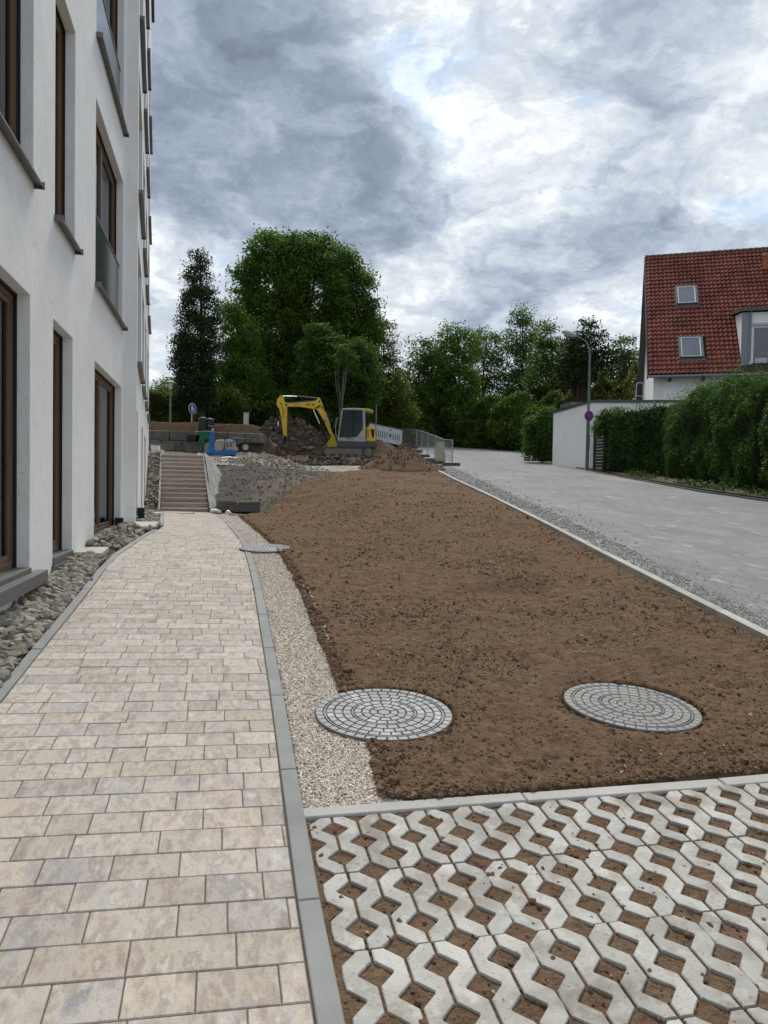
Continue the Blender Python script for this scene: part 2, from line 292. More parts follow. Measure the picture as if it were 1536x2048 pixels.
M['leaf_dark'] = leaf_mat('dark upright oak leaf', [(0.011, 0.024, 0.007), (0.022, 0.046, 0.011), (0.039, 0.072, 0.018)], 1.1, .25)
M['leaf_big'] = leaf_mat('deep green maple leaf', [(0.039, 0.072, 0.012), (0.075, 0.137, 0.021), (0.137, 0.209, 0.034)], .7, .45)
M['leaf_mid'] = leaf_mat('mid green leaf', [(0.041, 0.083, 0.015), (0.083, 0.158, 0.026), (0.158, 0.250, 0.041)], .8, .45)
M['leaf_blue'] = leaf_mat('blue green sumac leaf', [(0.036, 0.074, 0.015), (0.066, 0.125, 0.025), (0.115, 0.185, 0.040)], .9, .45)
M['leaf_olive'] = leaf_mat('olive leaf', [(0.045, 0.063, 0.015), (0.089, 0.116, 0.024), (0.171, 0.186, 0.033)], .7, .45)
M['leaf_ash'] = leaf_mat('grey green ash leaf', [(0.039, 0.076, 0.025), (0.086, 0.143, 0.046), (0.169, 0.240, 0.086)], .55, .4)
M['leaf_hedge'] = leaf_mat('fresh hedge leaf', [(0.023, 0.055, 0.012), (0.049, 0.113, 0.020), (0.101, 0.196, 0.031)], 1.3, .35)
M['leaf_ivy'] = leaf_mat('dark climbing ivy leaf', [(0.019, 0.045, 0.013), (0.042, 0.088, 0.021), (0.096, 0.168, 0.035)], 1.7, .25)
M['leaf_weed'] = leaf_mat('verge weed leaf', [(.03, .06, .012), (.06, .11, .02)], 3, .3)

# ------------------------------------------------------------------ object helpers
def prop(o, label=None, cat=None, kind=None, group=None):
    if label: o['label'] = label
    if cat: o['category'] = cat
    if kind: o['kind'] = kind
    if group: o['group'] = group
    return o
def thing(name, label=None, cat=None, loc=(0, 0, 0), rz=0., group=None, kind=None):
    o = bpy.data.objects.new(name, None); COL.objects.link(o)
    o.location = tuple(float(v) for v in loc); o.rotation_euler = (0, 0, rz); o.empty_display_size = .2
    return prop(o, label, cat, kind, group)
def link(name, me, parent=None, loc=(0, 0, 0), rot=(0, 0, 0), scale=(1, 1, 1)):
    o = bpy.data.objects.new(name, me); COL.objects.link(o)
    o.location = tuple(float(v) for v in loc); o.rotation_euler = rot; o.scale = scale
    if parent: o.parent = parent
    return o
def npmesh(name, V, Fc, m, smooth=False):
    """V (n,3), Fc (k,3|4) numpy"""
    me = bpy.data.meshes.new(name); V = np.asarray(V, np.float32); Fc = np.asarray(Fc, np.int32)
    k = Fc.shape[1]
    me.vertices.add(len(V)); me.vertices.foreach_set('co', V.ravel())
    me.loops.add(Fc.size); me.loops.foreach_set('vertex_index', Fc.ravel())
    me.polygons.add(len(Fc)); me.polygons.foreach_set('loop_start', np.arange(0, Fc.size, k, dtype=np.int32))
    me.polygons.foreach_set('use_smooth', np.full(len(Fc), smooth))
    me.update(calc_edges=True); me.materials.append(m); return me
class MB:
    def __init__(s): s.v = []; s.f = []; s.mi = []; s.cur = 0
    def face(s, pts):
        n = len(s.v); s.v += [tuple(map(float, p)) for p in pts]; s.f.append(list(range(n, n+len(pts)))); s.mi.append(s.cur)
    def raw(s, V, Fc):
        n = len(s.v); s.v += [tuple(map(float, p)) for p in V]; s.f += [[i+n for i in f] for f in Fc]; s.mi += [s.cur]*len(Fc); return s
    def box(s, lo, hi, mtx=None):
        x0, y0, z0 = lo; x1, y1, z1 = hi
        V = [(x0, y0, z0), (x1, y0, z0), (x1, y1, z0), (x0, y1, z0), (x0, y0, z1), (x1, y0, z1), (x1, y1, z1), (x0, y1, z1)]
        if mtx is not None: V = [tuple(mtx @ Vector(v)) for v in V]
        return s.raw(V, [(0, 3, 2, 1), (4, 5, 6, 7), (0, 1, 5, 4), (1, 2, 6, 5), (2, 3, 7, 6), (3, 0, 4, 7)])
    def bar(s, a, b, w, d=None, up=(0, 0, 1)):
        a = Vector(a); b = Vector(b); d = d or w; z = (b-a); L = z.length; z.normalize(); u = Vector(up)
        if abs(z.dot(u)) > .98: u = Vector((0, 1, 0))
        x = u.cross(z).normalized(); y = z.cross(x)
        m = Matrix(((x[0], y[0], z[0], a[0]), (x[1], y[1], z[1], a[1]), (x[2], y[2], z[2], a[2]), (0, 0, 0, 1)))
        return s.box((-w/2, -d/2, 0), (w/2, d/2, L), m)
    def tube(s, pts, r, n=8, caps=True):
        pts = [Vector(p) for p in pts]; rs = r if isinstance(r, (list, tuple)) else [r]*len(pts)
        rings = []; px = None
        for i, p in enumerate(pts):
            t = (pts[min(i+1, len(pts)-1)]-pts[max(i-1, 0)]).normalized()
            if px is None:
                u = Vector((0, 0, 1)) if abs(t.z) < .9 else Vector((1, 0, 0)); px = u.cross(t).normalized()
            else: px = (px-t*px.dot(t)).normalized()
            py = t.cross(px)
            rings.append([p+(px*math.cos(2*math.pi*k/n)+py*math.sin(2*math.pi*k/n))*rs[i] for k in range(n)])
        V = [v for r_ in rings for v in r_]; Fc = []
        for i in range(len(rings)-1):
            for k in range(n): Fc.append((i*n+k, i*n+(k+1) % n, (i+1)*n+(k+1) % n, (i+1)*n+k))
        if caps: Fc.append(tuple(range(n))[::-1]); Fc.append(tuple((len(rings)-1)*n+k for k in range(n)))
        return s.raw(V, Fc)
    def lathe(s, prof, n=24, c=(0, 0, 0), axis='z'):
        V = []; Fc = []
        for r, z in prof:
            for k in range(n):
                a = 2*math.pi*k/n; p = (r*math.cos(a), r*math.sin(a), z)
                if axis == 'y': p = (p[0], p[2], p[1])
                if axis == 'x': p = (p[2], p[0], p[1])
                V.append((p[0]+c[0], p[1]+c[1], p[2]+c[2]))
        for i in range(len(prof)-1):
            for k in range(n): Fc.append((i*n+k, i*n+(k+1) % n, (i+1)*n+(k+1) % n, (i+1)*n+k))
        Fc.append(tuple(range(n))[::-1]); Fc.append(tuple((len(prof)-1)*n+k for k in range(n)))
        return s.raw(V, Fc)
    def prism(s, poly, y0, y1, plane='xz', mtx=None):
        """2D polygon extruded along the third axis"""
        n = len(poly)
        def P(p, h):
            v = (p[0], h, p[1]) if plane == 'xz' else ((p[0], p[1], h) if plane == 'xy' else (h, p[0], p[1]))
            return tuple(mtx @ Vector(v)) if mtx is not None else v
        V = [P(p, y0) for p in poly]+[P(p, y1) for p in poly]
        return s.raw(V, [tuple(range(n))[::-1], tuple(range(n, 2*n))]+[(i, (i+1) % n, n+(i+1) % n, n+i) for i in range(n)])
    def build(s, name, m, parent=None, loc=(0, 0, 0), rot=(0, 0, 0), bevel=0., smooth=False, segs=1):
        me = bpy.data.meshes.new(name); me.from_pydata(s.v, [], s.f)
        for x in (m if isinstance(m, (list, tuple)) else [m]): me.materials.append(x)
        bm = bmesh.new(); bm.from_mesh(me)
        if isinstance(m, (list, tuple)):
            for f, i in zip(bm.faces, s.mi): f.material_index = i
        bmesh.ops.remove_doubles(bm, verts=bm.verts, dist=1e-5)
        bmesh.ops.recalc_face_normals(bm, faces=bm.faces)
        if bevel:
            ed = [e for e in bm.edges if len(e.link_faces) == 2 and e.calc_face_angle(0) > .5]
            bmesh.ops.bevel(bm, geom=ed, offset=bevel, segments=segs, affect='EDGES', clamp_overlap=True)
        for f in bm.faces: f.smooth = smooth
        bm.to_mesh(me); bm.free()
        return link(name, me, parent, loc, rot)

# ------------------------------------------------------------------ noise and terrain
def _h(ix, iy, sd_):
    n = (ix*374761393+iy*668265263+sd_*974634777) & 0xffffffff
    n = ((n ^ (n >> 13))*1274126177) & 0xffffffff
    return ((n ^ (n >> 16)) & 0xffff)/65535.0
def vn(x, y, sd_=0):
    x = np.asarray(x, float); y = np.asarray(y, float); ix = np.floor(x).astype(np.int64); iy = np.floor(y).astype(np.int64)
    fx = x-ix; fy = y-iy; fx = fx*fx*(3-2*fx); fy = fy*fy*(3-2*fy)
    a, b, c, d = _h(ix, iy, sd_), _h(ix+1, iy, sd_), _h(ix, iy+1, sd_), _h(ix+1, iy+1, sd_)
    return (a*(1-fx)+b*fx)*(1-fy)+(c*(1-fx)+d*fx)*fy
def fbm(x, y, o=5, sd_=0, g=.5):
    t = 0; a = 1; s = 0
    for i in range(o): t = t+a*(vn(x*2**i+i*17.3, y*2**i-i*9.1, sd_+i)-.5); s += a; a *= g
    return t/s*2
def ss(a, b, x):
    t = np.clip((np.asarray(x, float)-a)/(b-a), 0, 1); return t*t*(3-2*t)
def roadz(X, Y):
    Y = np.asarray(Y, float); X = np.asarray(X, float)
    return .078*np.minimum(Y, 75)+.022*np.clip(Y-38, 0, 37)+.03*np.maximum(Y-75, 0)*.3+.02*np.clip(X-2, 0, 40)
def flatz(Y): return np.interp(Y, [-8, 0, 9.9, 11.0, 12.4, 21.8], [-.624, 0, .772, .84, .88, .88])
def siteZ(Y):
    return np.interp(Y, [-8, 0, 9.9, 11.0, 12.4, 21.9, 27.1, 33.0, 33.6, 34.0, 60, 90], [-.624, 0, .772, .84, .88, .88, 2.72, 3.15, 3.15, 3.15, 4.3, 5.0])
def pitZ(Y):
    return np.interp(Y, [-8, 0, 9.9, 11.0, 12.4, 21.9, 28, 31, 33.0, 60, 90], [-.624, 0, .772, .84, .88, .90, 2.36, 2.88, 3.15, 4.3, 5.0])
def T(X, Y):
    """height of the ground everywhere"""
    X = np.asarray(X, float); Y = np.asarray(Y, float)
    w = ss(.9, 4.2, X)
    k = ss(-.75, .1, X+.05*(Y-22)); left = siteZ(Y)*(1-k)+pitZ(Y)*k
    z = left*(1-w)+roadz(X, Y)*w
    plat = 3.0+.065*np.clip(Y-34.5, 0, 9.5)+.05*np.maximum(Y-44, 0)
    pz = ss(34.0, 34.9, Y+.5*fbm(X*.6, Y*.6, 3, 5))*(1-ss(7.6, 9.4, X-.09*(Y-34)))
    z = z*(1-pz)+plat*pz
    bank = ss(33.7, 33.9, Y)*(1-ss(1.3, 3.2, X))+ss(43, 46, Y)*ss(1.3, 3.2, X)*(1-ss(9.5, 12, X-.1*(Y-45)))
    z = z*(1-bank)+np.maximum(4.42+.03*(Y-34), z)*bank
    return z
def pathz(X, Y): return flatz(Y)+.027*np.clip(.3-np.asarray(X, float), 0, 1.6)
def grid_mesh(name, m, us, vs, fxy, fz, smooth=True):
    """structured sheet: us across, vs along; fxy(u,v)->(X,Y); fz(X,Y)->Z"""
    U, V = np.meshgrid(us, vs); X, Y = fxy(U, V); Z = fz(X, Y)
    nv, nu = U.shape; idx = np.arange(nv*nu).reshape(nv, nu)
    Fc = np.stack([idx[:-1, :-1], idx[:-1, 1:], idx[1:, 1:], idx[1:, :-1]], -1).reshape(-1, 4)
    return npmesh(name, np.stack([X, Y, Z], -1).reshape(-1, 3), Fc, m, smooth)
def hull(seed, n=12, sq=(1, 1, 1)):
    """angular stone of about 2(n-2) triangles"""
    r = random.Random(seed); bm = bmesh.new()
    for i in range(n):
        v = Vector((r.gauss(0, 1), r.gauss(0, 1), r.gauss(0, 1))).normalized()*r.uniform(.82, 1.05)
        bm.verts.new((v.x*sq[0], v.y*sq[1], v.z*sq[2]))
    g = bmesh.ops.convex_hull(bm, input=bm.verts)
    bmesh.ops.delete(bm, geom=list(set(e for e in g['geom_interior'] if isinstance(e, bmesh.types.BMVert))), context='VERTS')
    bmesh.ops.triangulate(bm, faces=bm.faces); bmesh.ops.recalc_face_normals(bm, faces=bm.faces)
    bm.verts.index_update(); V = np.array([v.co[:] for v in bm.verts]); Fc = np.array([[v.index for v in f.verts] for f in bm.faces]); bm.free()
    return V, Fc
def rotm(n, tilt=1.0):
    a = RNG.uniform(0, 2*np.pi, n); b = RNG.normal(0, tilt, n); c = RNG.normal(0, tilt, n)
    ca, sa, cb, sb, cc, sc = np.cos(a), np.sin(a), np.cos(b), np.sin(b), np.cos(c), np.sin(c)
    Rz = np.zeros((n, 3, 3)); Rz[:, 0, 0] = ca; Rz[:, 0, 1] = -sa; Rz[:, 1, 0] = sa; Rz[:, 1, 1] = ca; Rz[:, 2, 2] = 1
    Rx = np.zeros((n, 3, 3)); Rx[:, 0, 0] = 1; Rx[:, 1, 1] = cb; Rx[:, 1, 2] = -sb; Rx[:, 2, 1] = sb; Rx[:, 2, 2] = cb
    Ry = np.zeros((n, 3, 3)); Ry[:, 1, 1] = 1; Ry[:, 0, 0] = cc; Ry[:, 0, 2] = sc; Ry[:, 2, 0] = -sc; Ry[:, 2, 2] = cc
    return Rz@Rx@Ry
def scatter(name, pos, size, shapes, m, parent=None, tilt=1.0, smooth=False):
    """many small stones joined into one mesh"""
    pos = np.asarray(pos, float); size = np.asarray(size, float); n = len(pos); k = RNG.integers(0, len(shapes), n); Vs = []; Fs = []; off = 0
    R = rotm(n, tilt)
    for i, (V, Fc) in enumerate(shapes):
        sel = np.where(k == i)[0]
        if not len(sel): continue
        sz = size[sel][:, None, None] if size.ndim == 1 else size[sel][:, None, :]
        P = np.einsum('nij,nvj->nvi', R[sel], V[None]*sz)+pos[sel][:, None, :]
        Vs.append(P.reshape(-1, 3)); F = (Fc[None]+(np.arange(len(sel))*len(V))[:, None, None]+off).reshape(-1, 3); Fs.append(F); off += len(sel)*len(V)
    return link(name, npmesh(name, np.concatenate(Vs), np.concatenate(Fs), m, smooth), parent)
# ------------------------------------------------------------------ the ground sheet
XL_P = lambda Y: np.interp(Y, [-5, 7.2, 9.16, 10.3, 12.7, 13.9, 14.4, 21.9], [-1.19, -1.20, -1.23, -1.12, -.97, -1.0, -1.03, -1.57])
XR_P = lambda Y: np.interp(Y, [-5, 2, 2.9, 3.75, 4.9, 6, 7.6, 9, 10.9, 12.4, 14.5, 17.2, 19.5, 21.9], [.268, .268, .274, .297, .317, .327, .343, .338, .30, .227, .155, .055, -.08, -.32])
KERB_RD = ([0.2, 2.0, 5.14, 6.94, 9.19, 11.8, 14.57, 19.0, 24.0, 28., 31.8], [3.52, 3.82, 4.34, 4.67, 5.09, 5.60, 6.11, 6.92, 7.75, 8.50, 9.25])
XK = lambda Y: np.interp(Y, *KERB_RD)
XA_L = lambda Y: np.interp(Y, [0, 5.66, 7.22, 10, 14.06, 19.2, 27, 33, 40, 50, 60, 75, 95], [4.0, 4.80, 5.18, 5.86, 6.68, 7.72, 9.3, 10.5, 11.3, 12.4, 12.6, 9, 0])
XA_R = lambda Y: np.interp(Y, [0, 10, 16.2, 19, 25.6, 30.8, 35.5, 41.5, 46.2, 48.5, 50.3, 60, 75, 95], [15.2, 13.9, 13.55, 13.7, 15.05, 16.3, 17.2, 19.2, 20.5, 21.0, 21.3, 22.5, 21, 14])
SOIL_L = lambda Y: np.interp(Y, [3, 3.2, 3.7, 4.4, 5.4, 6.2, 7.5, 9.7, 11.1, 13, 15, 17, 18.6, 20.0, 22, 24, 27, 30, 31.5], [.72, .72, .77, .75, .77, .77, .80, .77, .68, .60, .56, .50, .46, .70, 1.5, 2.45, 4.3, 6.1, 8.3])

def ground_z(X, Y):
    z = T(X, Y)
    inner = ((X > XL_P(Y)-.15) & (X < XR_P(Y)+.35) & (Y < 22.3)) | ((X > SOIL_L(Y)-.25) & (X < XK(Y)+.1) & (Y < 31.8)) | ((X > .2) & (X < 5) & (Y < 3.3)) | ((X > XK(Y)-.1) & (X < XA_R(Y)) & (Y < 95) & (X > XA_L(Y)-.8))
    rock = (X < XL_P(Y)+.1) & (X > -2.2) & (Y < 22)
    z = np.where(inner | rock, z-.14, z)
    bump_ = np.where(inner | rock, 0, 1.)*.05*fbm(X*1.3, Y*1.3, 5, 3)
    return z+bump_
gx = np.concatenate([np.arange(-60, -6, 2.0), np.arange(-6, 16, .16), np.arange(16, 30, .6), np.arange(30, 141, 4.0)])
gy = np.concatenate([np.arange(-12, 0, 1.0), np.arange(0, 48, .16), np.arange(48, 80, .8), np.arange(80, 260, 5)])
g = link('ground', grid_mesh('ground', M['ground'], gx, gy, lambda U, V: (U, V), ground_z))
prop(g, 'bare brown ground of the building site', kind='structure')

def sheet(name, m, xl, xr, y0, y1, nu, nv, fz, label, kind='structure', geo=False, parent=None):
    vs = np.geomspace(y0, y1, nv) if geo else np.linspace(y0, y1, nv)
    o = link(name, grid_mesh(name, m, np.linspace(0, 1, nu), vs, lambda U, V: (xl(V)+(xr(V)-xl(V))*U, V), fz), parent)
    return prop(o, label, kind=kind) if not parent else o

# grey stony excavation, pale track and cut face are sheets laid just over the ground sheet
sheet('excavated_slope', M['grey_soil'], lambda Y: np.interp(Y, [21.6, 22, 27.5, 29], [-.25, -.3, -.45, -.6]), lambda Y: SOIL_L(Y)+.5, 21.55, 28.6, 90, 110,
      lambda X, Y: T(X, Y)+.03+.06*fbm(X*1.1, Y*1.1, 6, 21)+.025*fbm(X*4, Y*4, 3, 22)-.12*ss(0, 1, (X-.6)/1.2)*(1-ss(24.5, 27.5, Y)), 'grey stony excavated slope beside the stairs')
sheet('gravel_track', M['track_soil'], lambda Y: -.9+0*Y, lambda Y: np.minimum(SOIL_L(Y)+.08, 7.0), 28.3, 33.35, 110, 60,
      lambda X, Y: T(X, Y)+.035+.05*fbm(X*1.5, Y*1.5, 5, 31), 'pale compacted gravel track below the digger')
sheet('cut_bank', M['cut_soil'], lambda Y: 2.1+0*Y, lambda Y: 8.7+0*Y, 33.4, 35.3, 170, 46,
      lambda X, Y: T(X, Y)+.06+.18*fbm(X*1.6, Y*1.6, 6, 41)*ss(33.2, 34, Y)*(1-ss(34.9, 35.3, Y)), 'brown and ochre cut earth bank below the digger')
sheet('site_platform', M['cut_soil'], lambda Y: 2.5+0*Y, lambda Y: 8.6+.1*(Y-35), 35.2, 40.5, 60, 50, lambda X, Y: T(X, Y)+.05+.05*fbm(X, Y, 4, 51), 'levelled earth platform carrying the digger')
sheet('rear_bank', M['cut_soil'], lambda Y: 3.6+0*Y, lambda Y: 9.3+.12*(Y-40), 40.3, 49, 90, 60, lambda X, Y: T(X, Y)+.06+.16*fbm(X*1.2, Y*1.2, 5, 53), 'churned earth bank behind the digger')
sheet('upper_bank', M['soil'], lambda Y: -9+0*Y, lambda Y: np.interp(Y, [33.8, 34.6, 40], [1.6, 2.3, 3.0]), 33.72, 36.6, 90, 30, lambda X, Y: T(X, Y)+.05+.05*fbm(X*2, Y*2, 4, 52), 'brown topsoil above the quarried stone retaining wall')
st_ = [hull(i, 10) for i in range(8)]
n = 5200; X = RNG.uniform(-.4, 4.2, n); Y = RNG.uniform(21.8, 33.5, n); keep = X < SOIL_L(Y)+.4+np.where(Y > 28, 3, 0)
X, Y = X[keep], Y[keep]
o = scatter('site_stones', np.stack([X, Y, T(X, Y)+.05], -1), RNG.gamma(1.6, .009, len(X)).clip(.008, .07), st_, M['site_stone']); prop(o, 'loose pale stones over the excavated slope', kind='stuff')
n = 1500; X = RNG.uniform(2.4, 8.4, n); Y = RNG.uniform(33.3, 35.2, n)
o = scatter('bank_stones', np.stack([X, Y, T(X, Y)+.08], -1), RNG.gamma(2., .03, n).clip(.02, .2), st_, M['debris_rock']); prop(o, 'stones and clods in the cut bank under the digger', kind='stuff')

# ------------------------------------------------------------------ the paved path
path = thing('path', 'beige block paved path leading up to the stone stairs', kind='structure')
sheet('joint_bed', M['joint'], lambda Y: XL_P(Y)-.02, lambda Y: XR_P(Y)+.02, .5, 22.0, 8, 120, lambda X, Y: pathz(X, Y)-.005, None, parent=path)

def clip(poly, a, b):
    """keep the part of poly left of the line a->b"""
    out = []; nx, ny = -(b[1]-a[1]), b[0]-a[0]
    f = lambda p: (p[0]-a[0])*nx+(p[1]-a[1])*ny
    for i in range(len(poly)):
        p, q = poly[i], poly[(i+1) % len(poly)]; fp, fq = f(p), f(q)
        if fp >= 0: out.append(p)
        if (fp >= 0) != (fq >= 0):
            t = fp/(fp-fq); out.append((p[0]+t*(q[0]-p[0]), p[1]+t*(q[1]-p[1])))
    return out
def inset(poly, d):
    n = len(poly); out = []
    for i in range(n):
        p0, p1, p2 = poly[i-1], poly[i], poly[(i+1) % n]
        e1 = (p1[0]-p0[0], p1[1]-p0[1]); e2 = (p2[0]-p1[0], p2[1]-p1[1])
        l1 = math.hypot(*e1) or 1e-9; l2 = math.hypot(*e2) or 1e-9
        n1 = (-e1[1]/l1, e1[0]/l1); n2 = (-e2[1]/l2, e2[0]/l2)
        k = 1+n1[0]*n2[0]+n1[1]*n2[1]; k = max(k, .3)
        out.append((p1[0]+(n1[0]+n2[0])*d/k, p1[1]+(n1[1]+n2[1])*d/k))
    return out
def area(p): return .5*sum(p[i-1][0]*p[i][1]-p[i][0]*p[i-1][1] for i in range(len(p)))
stones = []
PITCH = .1605; y = .62; row = 0; rr = random.Random(5); ang = -.012
while y < 21.85:
    x = -1.75-rr.uniform(0, .3)
    while x < .5:
        w = rr.choice([.16, .20, .20, .24, .24, .28, .32])*rr.uniform(.99, 1.01)
        poly = [(x+.0022, y+.0022), (x+w-.0022, y+.0022), (x+w-.0022, y+PITCH-.0022), (x+.0022, y+PITCH-.0022)]
        poly = [(p[0], p[1]+ang*(p[0]+.5)) for p in poly]
        ya, yb = y-.1, y+.3
        poly = clip(poly, (float(XR_P(ya))-.004, ya), (float(XR_P(yb))-.004, yb))
        if len(poly) > 2: poly = clip(poly, (float(XL_P(yb))+.004, yb), (float(XL_P(ya))+.004, ya))
        if len(poly) > 2:
            q = [p for i, p in enumerate(poly) if math.dist(p, poly[i-1]) > .004]
            if len(q) > 2 and area(q) > .0006: stones.append(q)
        x += w
    y += PITCH; row += 1
def stone_mesh(mb, poly, dz, tilt, c, zf):
    top = inset(poly, .0028); n = len(poly)
    Z = lambda p, d: float(zf(p[0], p[1]))+dz+(p[0]-c[0])*tilt[0]+(p[1]-c[1])*tilt[1]-d
    V = [(p[0], p[1], Z(p, 0)) for p in top]+[(p[0], p[1], Z(p, .003)) for p in poly]+[(p[0], p[1], Z(p, .03)) for p in poly]
    mb.raw(V, [tuple(range(n))]+[(n+i, n+(i+1) % n, (i+1) % n, i) for i in range(n)]+[(2*n+i, 2*n+(i+1) % n, n+(i+1) % n, n+i) for i in range(n)])
vis = [s for s in stones if max(p[1] for p in s) > 1.75]
vis.sort(key=lambda s: min(p[1] for p in s))
rest = MB()
for i, s in enumerate(vis):
    c = (sum(p[0] for p in s)/len(s), sum(p[1] for p in s)/len(s)); tl = (rr.gauss(0, .004), rr.gauss(0, .004)); dz = rr.gauss(0, .0008)
    if i < 300:
        b = MB(); stone_mesh(b, s, dz, tl, c, pathz)
        zc = float(pathz(*c)); b.v = [(v[0]-c[0], v[1]-c[1], v[2]-zc) for v in b.v]
        me = bpy.data.meshes.new('paving_stone'); me.from_pydata(b.v, [], b.f); me.materials.append(M['paver']); link('paving_stone', me, path, (c[0], c[1], zc))
    else: stone_mesh(rest, s, dz, tl, c, pathz)
me = bpy.data.meshes.new('paving_stones'); me.from_pydata(rest.v, [], rest.f); me.materials.append(M['paver'])
prop(link('far_paving', me, path), kind='stuff')

# ------------------------------------------------------------------ kerbs, laid stone by stone
def kerb(name, pts, w, zf, m, label, L=1.0, h=.16, proud=.008, side=1, gap=.003):
    """pts: the inner edge line; the stones lie on its right (side=1) or left (-1)"""
    root = thing(name, label, kind='structure'); P = [Vector((float(a), float(b), 0)) for a, b in pts]
    seg = [0]
    for i in range(1, len(P)): seg.append(seg[-1]+(P[i]-P[i-1]).length)
    def ev(s): return Vector((float(np.interp(s, seg, [p.x for p in P])), float(np.interp(s, seg, [p.y for p in P])), 0))
    s = 0
    while s < seg[-1]-.12:
        e = min(s+L, seg[-1]); a, b = ev(s+gap), ev(e-gap); t = (b-a).normalized(); nrm = Vector((t.y, -t.x, 0))*side
        corners = [a, b, b+nrm*w, a+nrm*w]; q = random.gauss(0, .0015)
        if side < 0: corners = corners[::-1]
        o = a.copy(); o.z = float(zf(a.x, a.y)); n = 4
        V = []
        for dz, ins in ((0, .004), (-.004, 0), (-h, 0)):
            cc = inset([(c.x, c.y) for c in (corners if area([(c.x, c.y) for c in corners]) > 0 else corners[::-1])], ins)
            V += [(c[0]-o.x, c[1]-o.y, float(zf(c[0], c[1]))+proud+q+dz-o.z) for c in cc]
        Fc = [(0, 1, 2, 3)]+[(4+i, 4+(i+1) % 4, (i+1) % 4, i) for i in range(4)]+[(8+i, 8+(i+1) % 4, 4+(i+1) % 4, 4+i) for i in range(4)]
        me = bpy.data.meshes.new('kerb_stone'); me.from_pydata(V, [], Fc); me.materials.append(m); link('kerb_stone', me, root, o)
        s = e
    return root
ys = list(np.arange(.5, 21.9, .25))
kerb('kerb', [(XR_P(y)+.002, y) for y in ys], .076, lambda X, Y: flatz(Y), M['kerb'], 'grey kerb line between the paved path and the chippings strip', proud=.012)
kerb('kerb', [(XL_P(y)-.002, y) for y in np.arange(.5, 12.75, .25)], .07, lambda X, Y: pathz(X, Y), M['kerb'], 'grey kerb line between the paved path and the rock strip', side=-1)
kerb('kerb', [(XL_P(y)-.002, y) for y in np.arange(13.95, 21.9, .25)], .07, lambda X, Y: pathz(X, Y), M['kerb'], 'narrow grey kerb along the path below the stairs', side=-1)
kerb('kerb', [(.352, 3.045), (1.4, 3.038), (2.64, 3.01), (4.0, 2.98)], .075, roadz, M['kerb_pale'], 'dirty pale kerb between the grid paving and the soil', side=-1, proud=.012)
kerb('kerb', [(XK(y), y) for y in np.arange(3.06, 31.9, .5)], .095, roadz, M['kerb_pale'], 'long pale kerb between the soil bed and the road', proud=.045)

# slabs laid across the rock strip
def slab(x0, x1, y0, y1, label, parts=1):
    for i in range(parts):
        a = x0+(x1-x0)*i/parts; b = x0+(x1-x0)*(i+1)/parts-.006
        z = float(flatz((y0+y1)/2))
        o = MB().box((-(b-a)/2, -(y1-y0)/2, -.05), ((b-a)/2, (y1-y0)/2, .012)).build('paving_slab', M['slab'], None, ((a+b)/2, (y0+y1)/2, z+.075), bevel=.004)
        o.rotation_euler = (.05, 0, 0)
        prop(o, label if parts == 1 else label.replace('#', ('inner', 'outer')[i]), 'paving slab')
slab(-1.86, -1.36, 9.28, 9.86, 'pale square paving slab below the narrow glass door')
slab(-1.68, -1.07, 12.98, 13.86, 'wide pale paving slab by the corner of the building')
slab(-1.95, -1.45, 19.0, 19.4, 'small far paving slab crossing the rocks before the stairs')

# ------------------------------------------------------------------ broken rock strip along the wall
wingx = lambda Y: np.where(Y < 13.83, -1.65, -1.47-(Y-13.83)*.0762)
rb = thing('rock_strip', 'strip of broken limestone between the building and the path', kind='structure')
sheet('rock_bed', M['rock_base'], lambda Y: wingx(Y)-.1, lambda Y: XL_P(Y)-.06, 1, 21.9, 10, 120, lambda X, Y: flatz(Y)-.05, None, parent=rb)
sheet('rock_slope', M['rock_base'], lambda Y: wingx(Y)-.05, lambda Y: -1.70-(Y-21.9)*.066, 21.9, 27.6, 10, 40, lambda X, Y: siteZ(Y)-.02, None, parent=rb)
def rock_z(X, Y):
    return np.where(Y < 21.9, flatz(Y)+.0+.07*ss(0, .45, XL_P(Y)-.07-X), siteZ(Y)+.03)
cand = []
for k in range(2500):
    Y = 3.2*(27.4/3.2)**RNG.random() if k > 900 else RNG.uniform(3.4, 9.3)
    xr = float(XL_P(Y))-.10 if Y < 21.9 else -1.72-(Y-21.9)*.066; xl = float(wingx(Y))+.02
    if (9.22 < Y < 9.9) or (12.93 < Y < 13.9) or (18.95 < Y < 19.45): continue
    cand.append((RNG.uniform(xl, xr), Y, RNG.uniform(0, 1)))
cand = np.array(cand); sz = np.clip(RNG.normal(.050, .016, len(cand)), .022, .085)
rocks = [hull(100+i, 15, (1.0, .78, .62)) for i in range(9)]
rmesh = [npmesh('stone', V, Fc, M['rock']) for V, Fc in rocks]
order = np.argsort(cand[:, 1]-30*sz); near, far_ = order[:300], order[300:]
for i in near:
    x, y, q = cand[i]; s = float(sz[i]*1.1)
    link('stone', rmesh[i % 9], rb, (x, y, float(rock_z(x, y))+s*.35+q*.035), (random.uniform(-.5, .5), random.uniform(-.5, .5), random.uniform(0, 6.3)), (s, s, s))
P3 = np.stack([cand[far_, 0], cand[far_, 1], rock_z(cand[far_, 0], cand[far_, 1])+sz[far_]*.35+cand[far_, 2]*.035], -1)
o = scatter('rock_fill', P3, sz[far_]*1.08, rocks, M['rock'], rb, .4); prop(o, kind='stuff')
n = 5200; Y = np.concatenate([RNG.uniform(3.2, 10, 3000), RNG.uniform(10, 27.4, 2200)]); xr = np.where(Y < 21.9, XL_P(Y)-.09, -1.72-(Y-21.9)*.066); X = wingx(Y)+RNG.uniform(.01, 1, n)*(xr-wingx(Y))
